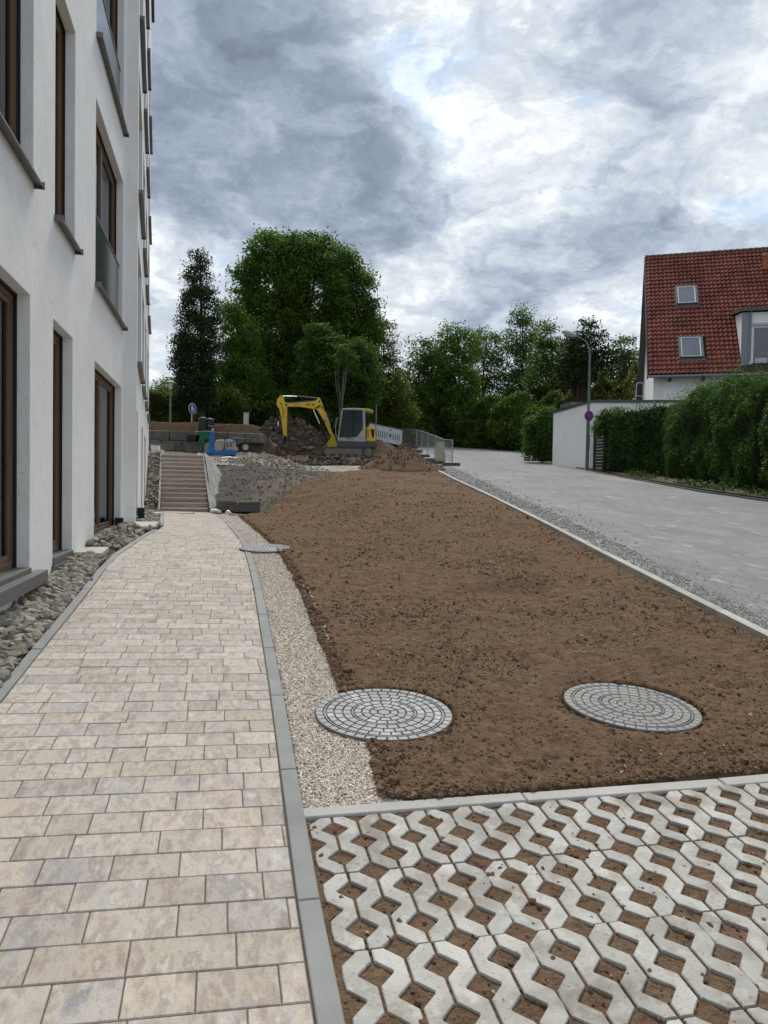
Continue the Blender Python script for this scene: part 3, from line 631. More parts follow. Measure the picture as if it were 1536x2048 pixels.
o = scatter('small_rock', np.stack([X, Y, rock_z(X, Y)-.008], -1), RNG.uniform(.014, .040, n), rocks, M['rock'], rb, .8); prop(o, kind='stuff')

# ------------------------------------------------------------------ chippings strip
sheet('chippings_bed', M['chip_base'], lambda Y: XR_P(Y)+.06, lambda Y: SOIL_L(np.minimum(Y, 18.5))+.16-.02*np.maximum(Y-14, 0), 3.1, 21.3, 12, 160, lambda X, Y: flatz(Y)-.022+0*X, 'bed of cream chippings beside the path')
chips = [hull(200+i, 8, (1., .8, .6)) for i in range(10)]
def chipset(n, y0, y1, s0, s1, geo=True):
    Y = y0*(y1/y0)**RNG.random(n) if geo else RNG.uniform(y0, y1, n)
    xl = XR_P(Y)+.085; xr = SOIL_L(np.minimum(Y, 18.6))+.10-.02*np.maximum(Y-14, 0)
    X = xl+(xr-xl)*RNG.random(n); return np.stack([X, Y, flatz(Y)-.010+RNG.uniform(0, .012, n)], -1), RNG.uniform(s0, s1, n)
a = [chipset(21000, 3.13, 5.6, .0065, .0120), chipset(16000, 5.6, 10, .008, .014), chipset(12000, 10, 21.0, .010, .018)]
o = scatter('chippings', np.concatenate([p for p, s in a]), np.concatenate([s for p, s in a]), chips, M['chip'], None, .55); prop(o, 'cream limestone chippings strip between kerb and soil', kind='stuff')

# ------------------------------------------------------------------ topsoil bed
def soil_z(X, Y):
    z = T(X, Y); s = np.clip(Y/12, .35, 2.2)
    e = np.minimum((X-SOIL_L(Y)), (XK(Y)-X))
    rough_ =   .020*fbm(X*3, Y*3, 4, 61)+.024*fbm(X*9, Y*9, 5, 62)+.016*fbm(X*30, Y*34, 4, 63)*np.clip(14/Y, 0, 1)
    ruts = .035*np.sin((X*.55+Y*.83+.6*fbm(X*.5, Y*.5, 3, 65))*7.0)*ss(12, 17, Y)*(1-ss(24, 27, Y))*(1-ss(2.5, 4.5, X-.14*(Y-12)))*.55
    hump = .05*fbm(X*.6, Y*.6, 3, 66)
    ridge = .10*ss(20, 22, Y)*(1-ss(0, .8, X-SOIL_L(Y)))
    # flat trodden hollows round the two covers
    flat_ = 1-.85*np.exp(-(((X-.95)/.62)**2+((Y-4.13)/.62)**2)**2)-.85*np.exp(-(((X-2.45)/.62)**2+((Y-4.02)/.62)**2)**2)
    z = z+(rough_+ruts+hump*ss(3.2, 5, Y))*np.clip(flat_, .08, 1)*ss(-.02, .10, e)+ridge
    lid = np.maximum(1-ss(.395, .425, np.hypot(X-.935, Y-4.13)), 1-ss(.400, .430, np.hypot(X-2.455, Y-4.03)))
    return z+.022*ss(0, .12, e)-.055*(1-ss(-.01, .05, e))-.05*lid-.06*(1-ss(0, .05, Y-3.118+.0115*(X-.35)))
def soil_edge(Y): return SOIL_L(Y)+.022*fbm(Y*4, Y*0, 4, 71)+.03*fbm(Y*1.2, Y*0+3, 2, 72)
sy = np.geomspace(3.06, 31.7, 640)
U = np.concatenate([[0, .003, .008], np.linspace(.014, .985, 400), [.992, 1.]])
def soil_xy(U_, V_):
    xl = soil_edge(V_); xr = XK(V_)-.004+0*V_; return xl+(xr-xl)*U_, V_
o = link('soil_bed', grid_mesh('soil_bed', M['soil'], U, sy, soil_xy, soil_z)); prop(o, 'raked brown topsoil bed rising along the road', kind='structure')
clods = []
for i in range(8):
    r = random.Random(300+i); bm = bmesh.new(); bmesh.ops.create_icosphere(bm, subdivisions=1, radius=1)
    for v in bm.verts: v.co *= r.uniform(.60, 1.18)
    for v in bm.verts: v.co.z *= .78
    bm.verts.index_update(); clods.append((np.array([v.co[:] for v in bm.verts]), np.array([[v.index for v in f.verts] for f in bm.faces]))); bm.free()
def soil_scatter(n, y0, y1, smin, shape, scl, smax, big=False):
    Y = y0*(y1/y0)**RNG.random(n); xl = SOIL_L(Y)-.01; xr = XK(Y)-.03; X = xl+(xr-xl)*RNG.random(n)
    patch = fbm(X*1.6, Y*1.6, 3, 77); keep = RNG.random(n) < np.clip(.55+1.5*patch, .12, 1); X, Y = X[keep], Y[keep]
    lid = (((X-.95)**2+(Y-4.13)**2) < .40**2) | (((X-2.45)**2+(Y-4.02)**2) < .40**2); X, Y = X[~lid], Y[~lid]
    s = np.clip(smin+RNG.gamma(shape, scl, len(X)), 0, smax)
    return np.stack([X, Y, soil_z(X, Y)+s*.20], -1), s
a = [soil_scatter(26000, 3.13, 6.0, .0022, 1.1, .0026, .018), soil_scatter(17000, 6, 13, .004, 1.1, .0038, .026), soil_scatter(7500, 13, 31, .009, 1.2, .0055, .04), soil_scatter(260, 3.2, 9, .009, 1.2, .004, .024)]
# rows of coarser lumps along the edges of the bed
Y = 3.15*(19/3.15)**RNG.random(2600); X = SOIL_L(Y)+np.abs(RNG.normal(0, .05, 2600))-.01; s = np.clip(.005+RNG.gamma(1.5, .005, 2600), 0, .028)
k = ((X-.935)**2+(Y-4.13)**2) > .41**2; a.append((np.stack([X, Y, T(X, Y)+.015+s*.3], -1)[k], s[k]))
X = RNG.uniform(.8, 4, 1200); Y = 3.12+np.abs(RNG.normal(0, .05, 1200)); s = np.clip(.004+RNG.gamma(1.5, .004, 1200), 0, .022); a.append((np.stack([X, Y, roadz(X, Y)+.02], -1), s))
for cx, cy in ((.95, 4.13), (2.45, 4.02)):
    th = RNG.uniform(0, 6.28, 420); rr_ = .405+np.abs(RNG.normal(0, .05, 420)); X = cx+rr_*np.cos(th); Y = cy+rr_*np.sin(th); s = np.clip(.004+RNG.gamma(1.4, .0045, 420), 0, .026)
    k = X > SOIL_L(Y)-.02; a.append((np.stack([X, Y, T(X, Y)+.012+s*.3], -1)[k], s[k]))
o = scatter('soil_crumbs', np.concatenate([p for p, s in a]), np.concatenate([s for p, s in a]), clods, M['clod'], None, .5); prop(o, 'loose crumbs and lumps lying over the topsoil', kind='stuff')
a = [soil_scatter(2200, 3.15, 8, .003, 1.1, .0032, .020), soil_scatter(1500, 8, 28, .006, 1.1, .005, .035)]
o = scatter('soil_pebbles', np.concatenate([p for p, s in a]), np.concatenate([s for p, s in a]), chips, M['pebble']); prop(o, 'small pale stones in the topsoil', kind='stuff')

# ------------------------------------------------------------------ road and its shoulder
def road_z2(X, Y): return roadz(X, Y)+.012*fbm(X*.4, Y*.4, 3, 81)
sheet('road', M['asphalt'], lambda Y: XA_L(Y)+.03*fbm(Y*3, Y*0, 4, 82)*np.where(Y < 35, 1, 2), lambda Y: XA_R(Y), .25, 95, 40, 380, road_z2, 'dusty grey asphalt road climbing between site and hedges', geo=True)
sheet('road_shoulder', M['shoulder'], lambda Y: np.where(Y < 31.8, XK(Y)+.08, XA_L(Y)-1.2), lambda Y: XA_L(Y)+.14, .25, 60, 16, 380, lambda X, Y: roadz(X, Y)-.006+.012*fbm(X*14, Y*14, 3, 83)-.02*ss(.0, .14, X-XA_L(Y)), 'pale crushed gravel shoulder between kerb and asphalt', geo=True)
n = 16000; Y = 4.0*(36/4.0)**RNG.random(n); xl = np.where(Y < 31.8, XK(Y)+.11, XA_L(Y)-1.0); xr = XA_L(Y)+.02; X = xl+(xr-xl)*RNG.random(n)+np.where(RNG.random(n) < .16, np.abs(RNG.normal(0, .35, n)), 0)
o = scatter('shoulder_gravel', np.stack([X, Y, roadz(X, Y)+.0], -1), np.clip(.006+RNG.gamma(1.4, .0045, n), 0, .032)*np.clip(Y/9, .8, 1.8), chips, M['crush']); prop(o, 'crushed stones on the road shoulder', kind='stuff')
sheet('verge', M['ground'], lambda Y: XA_R(Y)-.01, lambda Y: XA_R(Y)+2.5, .25, 60, 8, 160, lambda X, Y: roadz(X, Y)+.09, 'dark planted verge behind the far kerb', geo=True)
kerb('kerb', [(XA_R(y)-.10, y) for y in np.arange(6, 50.5, .5)], .12, roadz, M['kerb_dark'], 'weathered kerb along the far hedge side of the road', proud=.05)

# ------------------------------------------------------------------ concrete grid paving
gp = thing('grid_paving', 'parking area of light concrete grid pavers filled with soil', kind='structure')
sheet('infill_soil', M['soil'], lambda Y: .33+0*Y, lambda Y: 4.6+0*Y, .8, 3.06, 420, 220, lambda X, Y: roadz(X, Y)-.0035+.006*fbm(X*12, Y*12, 5, 91)+.005*fbm(X*40, Y*40, 3, 92), None, parent=gp)
PU, HD, GW = .2035, .0575, .0050
def block_mesh():
    mb = MB(); W_, D_ = 6*PU/2, 2*PU+.004
    def half(k, v):
        h = PU/2
        cs = [h, 3*h] if k % 2 else [0, 2*h, 4*h]
        g_ = GW if 0 < k < 6 else .0016
        r_ = max(HD-min(abs(v-c) for c in cs), 0)
        return max(g_, min(r_, HD-.004))
    vs = sorted(set([0.0016, 4*PU/2-.0016]+[q for c in range(0, 5) for q in (c*PU/2-HD+GW, c*PU/2+HD-GW, c*PU/2-.004, c*PU/2+.004, c*PU/2) if 0.0016 < q < 4*PU/2-.0016]))
    for k in range(6):
        Lp = [(k*PU/2+half(k, v), v) for v in vs]; Rp = [((k+1)*PU/2-half(k+1, v), v) for v in vs]
        n = len(vs); c = .0035
        tl = [(x+c, v) for x, v in Lp]; tr = [(x-c, v) for x, v in Rp]
        V = [(x, v, 0) for x, v in tl]+[(x, v, 0) for x, v in tr]+[(x, v, -c) for x, v in Lp]+[(x, v, -c) for x, v in Rp]+[(x, v, -.05) for x, v in Lp]+[(x, v, -.05) for x, v in Rp]
        Fc = []
        for i in range(n-1):
            Fc += [(i, n+i, n+i+1, i+1), (2*n+i, i, i+1, 2*n+i+1), (n+i, 3*n+i, 3*n+i+1, n+i+1), (4*n+i, 2*n+i, 2*n+i+1, 4*n+i+1), (3*n+i, 5*n+i, 5*n+i+1, 3*n+i+1)]
        Fc += [(0, 2*n, 3*n, n), (2*n, 4*n, 5*n, 3*n), (n-1, 2*n-1, 4*n-1, 3*n-1), (3*n-1, 4*n-1, 6*n-1, 5*n-1)]
        mb.raw(V, Fc)
    me = bpy.data.meshes.new('grid_paver'); me.from_pydata([(v[0]-W_/2, v[1]-PU, v[2]) for v in mb.v], [], mb.f); me.materials.append(M['grid']); return me
gm = block_mesh()
for r in range(5):
    for c in range(7):
        x = .366+(c+.5)*PU*3+random.gauss(0, .001); y = 3.052-(r+.5)*(2*PU+.004)-.010*(x-.4)
        link('grid_paver', gm, gp, (x, y, float(roadz(x, y))+.006+random.gauss(0, .0012)), (math.atan(.078)+random.gauss(0, .004), random.gauss(0, .004), -.010+random.gauss(0, .0015)))
X = RNG.uniform(.36, 4.2, 5200); Y = RNG.uniform(1.4, 3.03, 5200); s = np.clip(.0022+RNG.gamma(1.2, .0022, 5200), 0, .016)
o = scatter('infill_crumbs', np.stack([X, Y, roadz(X, Y)-.002+s*.2], -1), s, clods, M['clod'], gp, .5); prop(o, kind='stuff')
X = RNG.uniform(.36, 4.2, 260); Y = RNG.uniform(1.5, 3.03, 260); s = np.clip(.0022+RNG.gamma(1.2, .0026, 260), 0, .013)
o = scatter('infill_pebbles', np.stack([X, Y, roadz(X, Y)-.001+s*.3], -1), s, chips, M['pebble'], gp); prop(o, kind='stuff')

# ------------------------------------------------------------------ manhole covers
def manhole(loc, R, label, rot=0., tilt=(0, 0), m=None):
    t = thing('manhole_cover', label, 'manhole cover', loc, rot); t.rotation_mode = 'ZYX'; t.rotation_euler = (math.atan(.078)+tilt[0], tilt[1], rot)
    MB().lathe([(R, -.06), (R, -.002), (R-.004, .003), (R-.012, .003), (R-.012, -.006), (0.001, -.006)], 72).build('frame', M['iron_recess'], t)
    rings = [(.0, .034, 1), (.041, .078, 6), (.085, .124, 11), (.131, .168, 16), (.190, .232, 22), (.239, .281, 27), (.288, .325, 32), (.348, .385, 40)]
    k = R/.39; mb = MB()
    for r0, r1, n in rings:
        r0 *= k; r1 *= k; g_ = .0034
        for i in range(n):
            j = random.uniform(-.12, .12)/n if 0 < n < 30 else 0
            a0 = 2*math.pi*(i+j)/n; a1 = 2*math.pi*(i+1)/n+2*math.pi*j/n; m_ = max(2, int(30/n)) if n > 1 else 12
            if n == 1: inner = []; outer = [(r1*math.cos(2*math.pi*q/m_), r1*math.sin(2*math.pi*q/m_)) for q in range(m_)]
            else:
                aa = [a0+g_/max(r1, .03)+(a1-a0-2*g_/max(r1, .03))*q/m_ for q in range(m_+1)]
                outer = [(r1*math.cos(a), r1*math.sin(a)) for a in aa]; inner = [(r0*math.cos(a), r0*math.sin(a)) for a in aa][::-1]
            poly = outer+inner; top = inset(poly, .002); q = len(poly)
            mb.raw([(p[0], p[1], .004) for p in top]+[(p[0], p[1], .002) for p in poly]+[(p[0], p[1], -.008) for p in poly], [tuple(range(q))]+[(q+i_, q+(i_+1) % q, (i_+1) % q, i_) for i_ in range(q)]+[(2*q+i_, 2*q+(i_+1) % q, q+(i_+1) % q, q+i_) for i_ in range(q)])
    mb.build('tread_blocks', m or M['iron'], t)
    for rr_ in (.179, .3365):
        MB().lathe([(rr_*k-.005, -.0068), (rr_*k-.003, .0035), (rr_*k+.003, .0035), (rr_*k+.005, -.0068)], 72).build('ring', M['iron'], t)
    return t
manhole((.935, 4.13, float(roadz(.955, 4.13))+.014), .396, 'round grey cover half on the chippings and half in soil', .3, (0, .0))
manhole((2.455, 4.03, float(roadz(2.445, 4.03))+.012), .402, 'round pale cover wholly in the brown soil near the road side', 1.1, (.0, .03), M['iron_pale'])
manhole((.60, 10.12, float(flatz(10.12))+.028), .345, 'third small cover lying over the kerb halfway along the path', .6)
t = thing('access_cover', 'flush paved cover with a thin dark rim at the foot of the stairs', 'manhole cover', (-1.02, 20.6, float(pathz(-1.02, 20.6))+.006))
MB().lathe([(.36, -.02), (.36, .004), (.345, .004), (.345, -.002), (.001, -.002)], 48).build('rim', M['iron_dark'], t)
MB().lathe([(.340, -.01), (.340, .003), (.001, .003)], 48).build('plate', M['paver'], t)
# ------------------------------------------------------------------ the new apartment building
DEP = .135
def wall_mesh(L, z0, z1, ops, th=.32):
    """front face in the plane y=0 (outside is -y... here local +x along the wall, local -y outside), with reveals"""
    mb = MB(); xs = sorted(set([0, L]+[v for o in ops for v in o[:2]])); zs = sorted(set([z0, z1]+[v for o in ops for v in o[2:4]]))
    xs = [x for x in xs if 0 <= x <= L]
    for i in range(len(xs)-1):
        for j in range(len(zs)-1):
            cx, cz = (xs[i]+xs[i+1])/2, (zs[j]+zs[j+1])/2
            if any(o[0] < cx < o[1] and o[2] < cz < o[3] for o in ops): continue
            mb.face([(xs[i], 0, zs[j]), (xs[i+1], 0, zs[j]), (xs[i+1], 0, zs[j+1]), (xs[i], 0, zs[j+1])])
    for a, b, c, d in [o[:4] for o in ops]:
        e = DEP+.12
        mb.face([(a, 0, c), (a, 0, d), (a, e, d), (a, e, c)]); mb.face([(b, 0, d), (b, 0, c), (b, e, c), (b, e, d)])
        mb.face([(a, 0, d), (b, 0, d), (b, e, d), (a, e, d)]); mb.face([(b, 0, c), (a, 0, c), (a, e, c), (b, e, c)])
    for x in (0, L): mb.face([(x, 0, z0), (x, 0, z1), (x, th, z1), (x, th, z0)])
    mb.face([(0, 0, z1), (L, 0, z1), (L, th, z1), (0, th, z1)])
    return mb
def window(parent, a, b, c, d, kind='tall', sill='metal'):
    """local x along the wall, y into the wall"""
    y = DEP; f = MB(); w = .062
    wn = MB()
    fm = M['frame'] if kind != 'dark' else M['frame_dark']
    f.box((a, y, c), (a+w, y+.07, d)); f.box((b-w, y, c), (b, y+.07, d)); f.box((a+w, y, d-w), (b-w, y+.07, d)); f.box((a+w, y, c), (b-w, y+.07, c+w*1.3))
    if b-a > 1.6: f.box(((a+b)/2-.05, y, c+w*1.3), ((a+b)/2+.05, y+.07, d-w))
    fr = f.build('window', fm, parent, bevel=.004)
    s = MB(); e = .022
    s.box((a, y-.03, c), (a+e, y-.001, d)); s.box((b-e, y-.03, c), (b, y-.001, d)); s.box((a+e, y-.03, d-e), (b-e, y-.001, d)); s.build('guide_rail', M['rubber'], fr)
    cells = [(a+w, b-w)] if b-a <= 1.6 else [(a+w, (a+b)/2-.05), ((a+b)/2+.05, b-w)]
    for p, q in cells:
        si = MB(); k = .045; z0_, z1_ = c+w*1.3+.004, d-w-.004; p2, q2 = p+.004, q-.004
        si.box((p2, y+.012, z0_), (p2+k, y+.06, z1_)); si.box((q2-k, y+.012, z0_), (q2, y+.06, z1_)); si.box((p2+k, y+.012, z1_-k), (q2-k, y+.06, z1_)); si.box((p2+k, y+.012, z0_), (q2-k, y+.06, z0_+k))
        si.build('sash', fm, fr, bevel=.003)
        MB().box((p2+k, y+.030, z0_+k), (q2-k, y+.042, z1_-k)).build('pane', M['glass'], fr)
    if sill == 'metal':
        m = MB(); o = .085
        m.prism([(-o, c-.032), (-o, c-.014), (y, c+.018), (y, c+.012), (-o+.006, c-.019), (-o+.006, c-.032)], a-.03, b+.03, 'yz')
        m.box((a-.036, -o-.004, c-.042), (a-.024, 0, c+.022)); m.box((b+.024, -o-.004, c-.042), (b+.036, 0, c+.022))
        m.build('sill', M['sill'] if kind != 'dark' else M['sill_dark'], fr)
    elif sill == 'threshold':
        MB().box((a+.002, -.02, c-.07), (b-.002, y-.002, c+.012)).build('sill', M['slate'], fr, bevel=.004)
    if kind == 'french':
        g = MB().box((a+.03, y-.075, c+.03), (b-.03, y-.060, c+1.02)).build('balustrade_glass', M['rail_glass'], fr)
        MB().box((a, y-.085, c+1.02), (b, y-.05, c+1.045)).build('rail', M['sill'], fr)
    return fr

ST = 3.45
ops1 = []
def add(ops, a, b, c, d, *k): ops.append((a, b, c, d)+k)
Y0 = -3.0; yy = lambda v: v-Y0
add(ops1, yy(5.25), yy(7.08), .87, 3.285, 'tall', 'threshold'); add(ops1, yy(8.0), yy(9.0), .87, 3.285, 'tall', 'threshold'); add(ops1, yy(10.5), yy(13.22), .90, 3.285, 'tall', 'threshold')
add(ops1, yy(1.6), yy(3.9), .87, 3.285, 'tall', 'threshold')
for k in range(4):
    z = 4.30+ST*k; top = 6.735+ST*k
    add(ops1, yy(5.4), yy(7.18), z, top, 'tall', 'metal'); add(ops1, yy(8.06), yy(9.09), z, top, 'tall', 'metal')
    zc = (4.30, 7.55, 11.0, 14.45)[k]
    add(ops1, yy(10.52), yy(13.3), zc, top, 'french', 'metal'); add(ops1, yy(1.6), yy(3.9), z, top, 'tall', 'metal')
bl = thing('apartment_building', 'tall white plastered apartment block with recessed brown windows along the path', 'building', (-1.65, Y0, 0))
def wing(ops, L, P0, ang_, z0, z1):
    """builds the parts straight under the building, turned into place"""
    rot = Matrix.Rotation(ang_, 4, 'Z'); tr = Matrix.Translation(Vector(P0))
    w = wall_mesh(L, z0, z1, ops).build('wall', M['plaster'], bl)
    w.matrix_basis = tr @ rot
    for o in ops:
        fr = window(bl, *o[:4], o[4], o[5]); fr.matrix_basis = tr @ rot
A90 = math.pi/2
wing(ops1, 13.83-Y0, (0, 0, 0), A90, -.6, 18.2)
# second wing, turned slightly away and set forward
ang2 = A90+math.atan(.0762); L2 = 14.3
ops2 = []
for a, b in ((.18, .95), (3.7, 5.2), (6.9, 8.9)): add(ops2, a, b, 1.05+(0 if a < 1 else .0), 3.0, 'tall', 'threshold')
for k in range(4):
    z = 3.86+3.08*k
    for a, b in ((.35, 2.9), (3.75, 5.9), (6.9, 8.9), (10.6, 13.2)): add(ops2, a, b, z, z+2.25, 'tall', 'metal')
wing(ops2, L2, (.18, 13.83-Y0, 0), ang2, -.2, 18.2)
MB().box((-.344, .1, 0), (-.336, 16.5, 17.9)).build('interior', M['interior'], bl)  # thin dark sheet in place of unlit rooms
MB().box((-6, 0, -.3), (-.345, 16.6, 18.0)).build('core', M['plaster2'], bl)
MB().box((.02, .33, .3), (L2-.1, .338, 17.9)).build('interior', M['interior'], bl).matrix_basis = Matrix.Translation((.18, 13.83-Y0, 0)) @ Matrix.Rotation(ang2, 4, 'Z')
MB().box((-6.6, 16.84, .2), (-.5, 30.9, 18.0)).build('core', M['plaster2'], bl).rotation_euler = (0, 0, 0)
for q in bl.children:
    if q.name.startswith('core.'): q.matrix_basis = Matrix.Translation((0, 16.84, 0)) @ Matrix.Rotation(math.atan(.0762), 4, 'Z') @ Matrix.Translation((-.28, -16.84, 0))
c = MB().box((-.35, -.02, 18.2), (.06, 16.83, 18.26)).build('coping', M['coping'], bl)
c2 = MB().box((-.05, -.10, 18.2), (L2+.08, .35, 18.26)).build('coping', M['coping'], bl); c2.matrix_basis = Matrix.Translation((.18, 16.83, 0)) @ Matrix.Rotation(ang2, 4, 'Z')
# curtain behind the third door, dark threshold slab, plastic drain boxes
MB().box((-.30, 10.65-Y0, .95), (-.285, 12.3-Y0, 3.1)).build('curtain', M['curtain'], bl)
MB().box((-.17, 5.0-Y0, .72), (.10, 7.34-Y0, .835)).build('door_slab', M['slate'], bl, bevel=.006)
MB().box((-.14, 7.95-Y0, .735), (.03, 9.12-Y0, .80)).build('door_slab', M['slate'], bl, bevel=.004)
MB().box((-.14, 10.45-Y0, .80), (.07, 13.3-Y0, .86)).build('door_slab', M['slate'], bl, bevel=.004)
for (x, y, z, h) in ((-.015, 8.80, .80, .055), (.02, 13.25, .86, .22), (.205, 14.9, .95, .26)):
    b = MB()
    b.box((x-.09, y-Y0-.17, z), (x+.02, y-Y0-.005, z+h))
    for i in range(4): b.box((x+.02, y-Y0-.16+i*.04, z+.01), (x+.028, y-Y0-.145+i*.04, z+h-.01))
    b.build('drain_box', M['black_plastic'], bl)
MB().tube([(-.45, 19.2-Y0, 1.28), (-.10, 19.2-Y0, 1.29)], .012, 6).build('overflow_pipe', M['white_plastic'], bl)

# ------------------------------------------------------------------ stone stairs
SA = math.atan(.0655); sdir = Vector((-math.sin(SA), math.cos(SA), 0)); sacr = Vector((math.cos(SA), math.sin(SA), 0))
s0 = Vector((-.985, 21.9, .88)); NS = 13; RISE = 1.86/NS; TREAD = 5.2/NS
stt = thing('stone_stairs', 'straight flight of brown grey block steps climbing past the building', 'stairs', s0, SA)
for i in range(NS):
    hw = .66+.004*i
    o = MB().box((-hw, i*TREAD, i*RISE-.30+(.0)), (hw, i*TREAD+TREAD+.05, (i+1)*RISE-.012)).build('step', M['step'], stt, bevel=.012)
    MB().box((-hw+.004, i*TREAD-.006, (i+1)*RISE-.034), (hw-.004, i*TREAD+.05, (i+1)*RISE+.002)).build('nosing', M['step_nose'], o)
stk = MB()
for sx in (-1,): stk.box((sx*.735, 0, -.1), (sx*.680, .001, 0))
kb = MB(); x0 = -.74
kb.raw([(x0, -.05, -.2), (x0+.06, -.05, -.2), (x0+.06, 5.3, 1.7), (x0, 5.3, 1.7), (x0, -.05, .06), (x0+.06, -.05, .06), (x0+.06, 5.3, 1.93), (x0, 5.3, 1.93)], [(0, 3, 2, 1), (4, 5, 6, 7), (0, 1, 5, 4), (1, 2, 6, 5), (2, 3, 7, 6), (3, 0, 4, 7)])
kb.build('side_kerb', M['kerb'], stt)
kb = MB(); x0 = .68
kb.raw([(x0, -.1, -.2), (x0+.10, -.1, -.2), (x0+.10, 5.4, 1.7), (x0, 5.4, 1.7), (x0, -.1, .16), (x0+.10, -.1, .10), (x0+.10, 5.4, 1.90), (x0, 5.4, 1.98)], [(0, 3, 2, 1), (4, 5, 6, 7), (0, 1, 5, 4), (1, 2, 6, 5), (2, 3, 7, 6), (3, 0, 4, 7)])
kb.build('side_wall', M['fleece'], stt, bevel=.01)
# fleece hanging down the excavated side
us, vs = np.linspace(0, 1, 14), np.linspace(0, 1, 50)
def fl_xy(U_, V_):
    yy_ = 21.9+5.3*V_; xw = -.985-.0655*(yy_-21.9)+.78; spread = .52*U_*(.55+.45*np.sin(V_*2.6))+.55*U_*ss(.72, 1., V_)
    return xw+spread, yy_
def fl_z(X, Y):
    base = .88+(Y-21.9)/5.2*1.86; xw = -.985-.0655*(Y-21.9)+.78
    return base+.10-(X-xw)*1.15+.05*fbm(X*3, Y*3, 4, 95)+.02*np.sin(X*25+Y*3)
o = link('fleece_sheet', grid_mesh('fleece_sheet', M['fleece'], us, vs, fl_xy, fl_z)); prop(o, 'grey geotextile sheet draped down beside the stone stairs', 'sheet')
o.modifiers.new('s', 'SOLIDIFY').thickness = .012

# ------------------------------------------------------------------ quarried block walls
def block(w, d, h, seed):
    bm = bmesh.new(); bmesh.ops.create_cube(bm, size=1)
    for v in bm.verts: v.co = Vector((v.co.x*w, v.co.y*d, v.co.z*h))
    bmesh.ops.bevel(bm, geom=bm.edges[:], offset=.035, segments=1, affect='EDGES')
    r = random.Random(seed)
    for v in bm.verts: v.co += Vector((r.uniform(-1, 1), r.uniform(-1, 1), r.uniform(-1, 1)))*.016
    me = bpy.data.meshes.new('stone_block'); bm.to_mesh(me); bm.free(); me.materials.append(M['block']); return me
rw = thing('retaining_wall', 'dry retaining wall of big quarried stone blocks above the stairs', 'wall', (-3.4, 33.45, 3.12))
z = 0; sd_ = 0
for row_, (h, x0, x1, wid) in enumerate(((.36, 0, 2.95, None), (.30, 0, 3.0, (.95, .85, 1.1, .9)), (.46, 0, 4.75, (.62, .95, 1.0, 1.45, .75, .9)))):
    if row_ == 0:
        z += .02; x = 0
        for w in (1.5, 1.35): link('stone_block', block(w-.02, .6, .30, sd_), rw, (x+w/2, -.55, .15)); x += w; sd_ += 1
        z = .18; continue
    x = random.uniform(-.4, 0)
    k = 0
    while x < x1:
        w = wid[k % len(wid)]; link('stone_block', block(w-.025, .55, h-.015, sd_), rw, (x+w/2, .12*row_-.05+random.gauss(0, .015), z+h/2)); x += w; k += 1; sd_ += 1
    z += h
lb = thing('block_edging', 'two low quarried stone blocks at the end of the paved path', 'stone blocks', (-.12, 22.0, .86))
for i, (x, w, h) in enumerate(((.0, .60, .36), (.62, .66, .38))): link('stone_block', block(w-.02, .35, h, 90+i), lb, (x+w/2, 0, h/2))
lb2 = MB()
for k, (x, y, z, r, q) in enumerate(((-.12, 21.55, .93, .4, .0), (.23, 20.9, .91, 1.3, .3))):
    o = MB().tube([(-.16, 0, 0), (0, .02, .02), (.16, -.01, 0)], [.05, .07, .045], 10).build('foil_roll', M['white_plastic'], None, (x, y, z), (q*.2, .15, r))
    prop(o, ('crumpled white foil roll against the grey fleece by the stairs', 'smaller white foil scrap lying on the chippings by the stone blocks')[k], 'foil')
for k, (x, y, z, sx, sy, sz, lab) in enumerate(((-2.22, 27.9, 2.78, .42, .3, .16, 'lower white foam block at the top of the rocks'), (-2.30, 27.95, 2.94, .30, .28, .15, 'upper white foam block stacked on the other one'))):
    o = MB().box((-sx/2, -sy/2, 0), (sx/2, sy/2, sz)).build('foam_block', M['styro'], None, (x, y, z), bevel=.01); prop(o, lab, 'foam block')
# steel stakes
def stake(px, py0, py1, Y, lab):
    a = at(px, py0, Y); b = at(px+1, py1, Y); b[2] = float(T(b[0], b[1]))-.1; o = MB().tube([(0, 0, 0), tuple(a-b)], .010, 6).build('steel_stake', M['rust'], None, b); prop(o, lab, 'stake')
stake(570, 947, 974, 24.5, 'thin rusty steel stake in the grey excavated slope')
stake(633, 959, 980, 25.0, 'thin rusty steel stake on the crest of the soil bed')
stake(743, 985, 1012, 20.5, 'thin rusty steel stake standing in the raked soil')

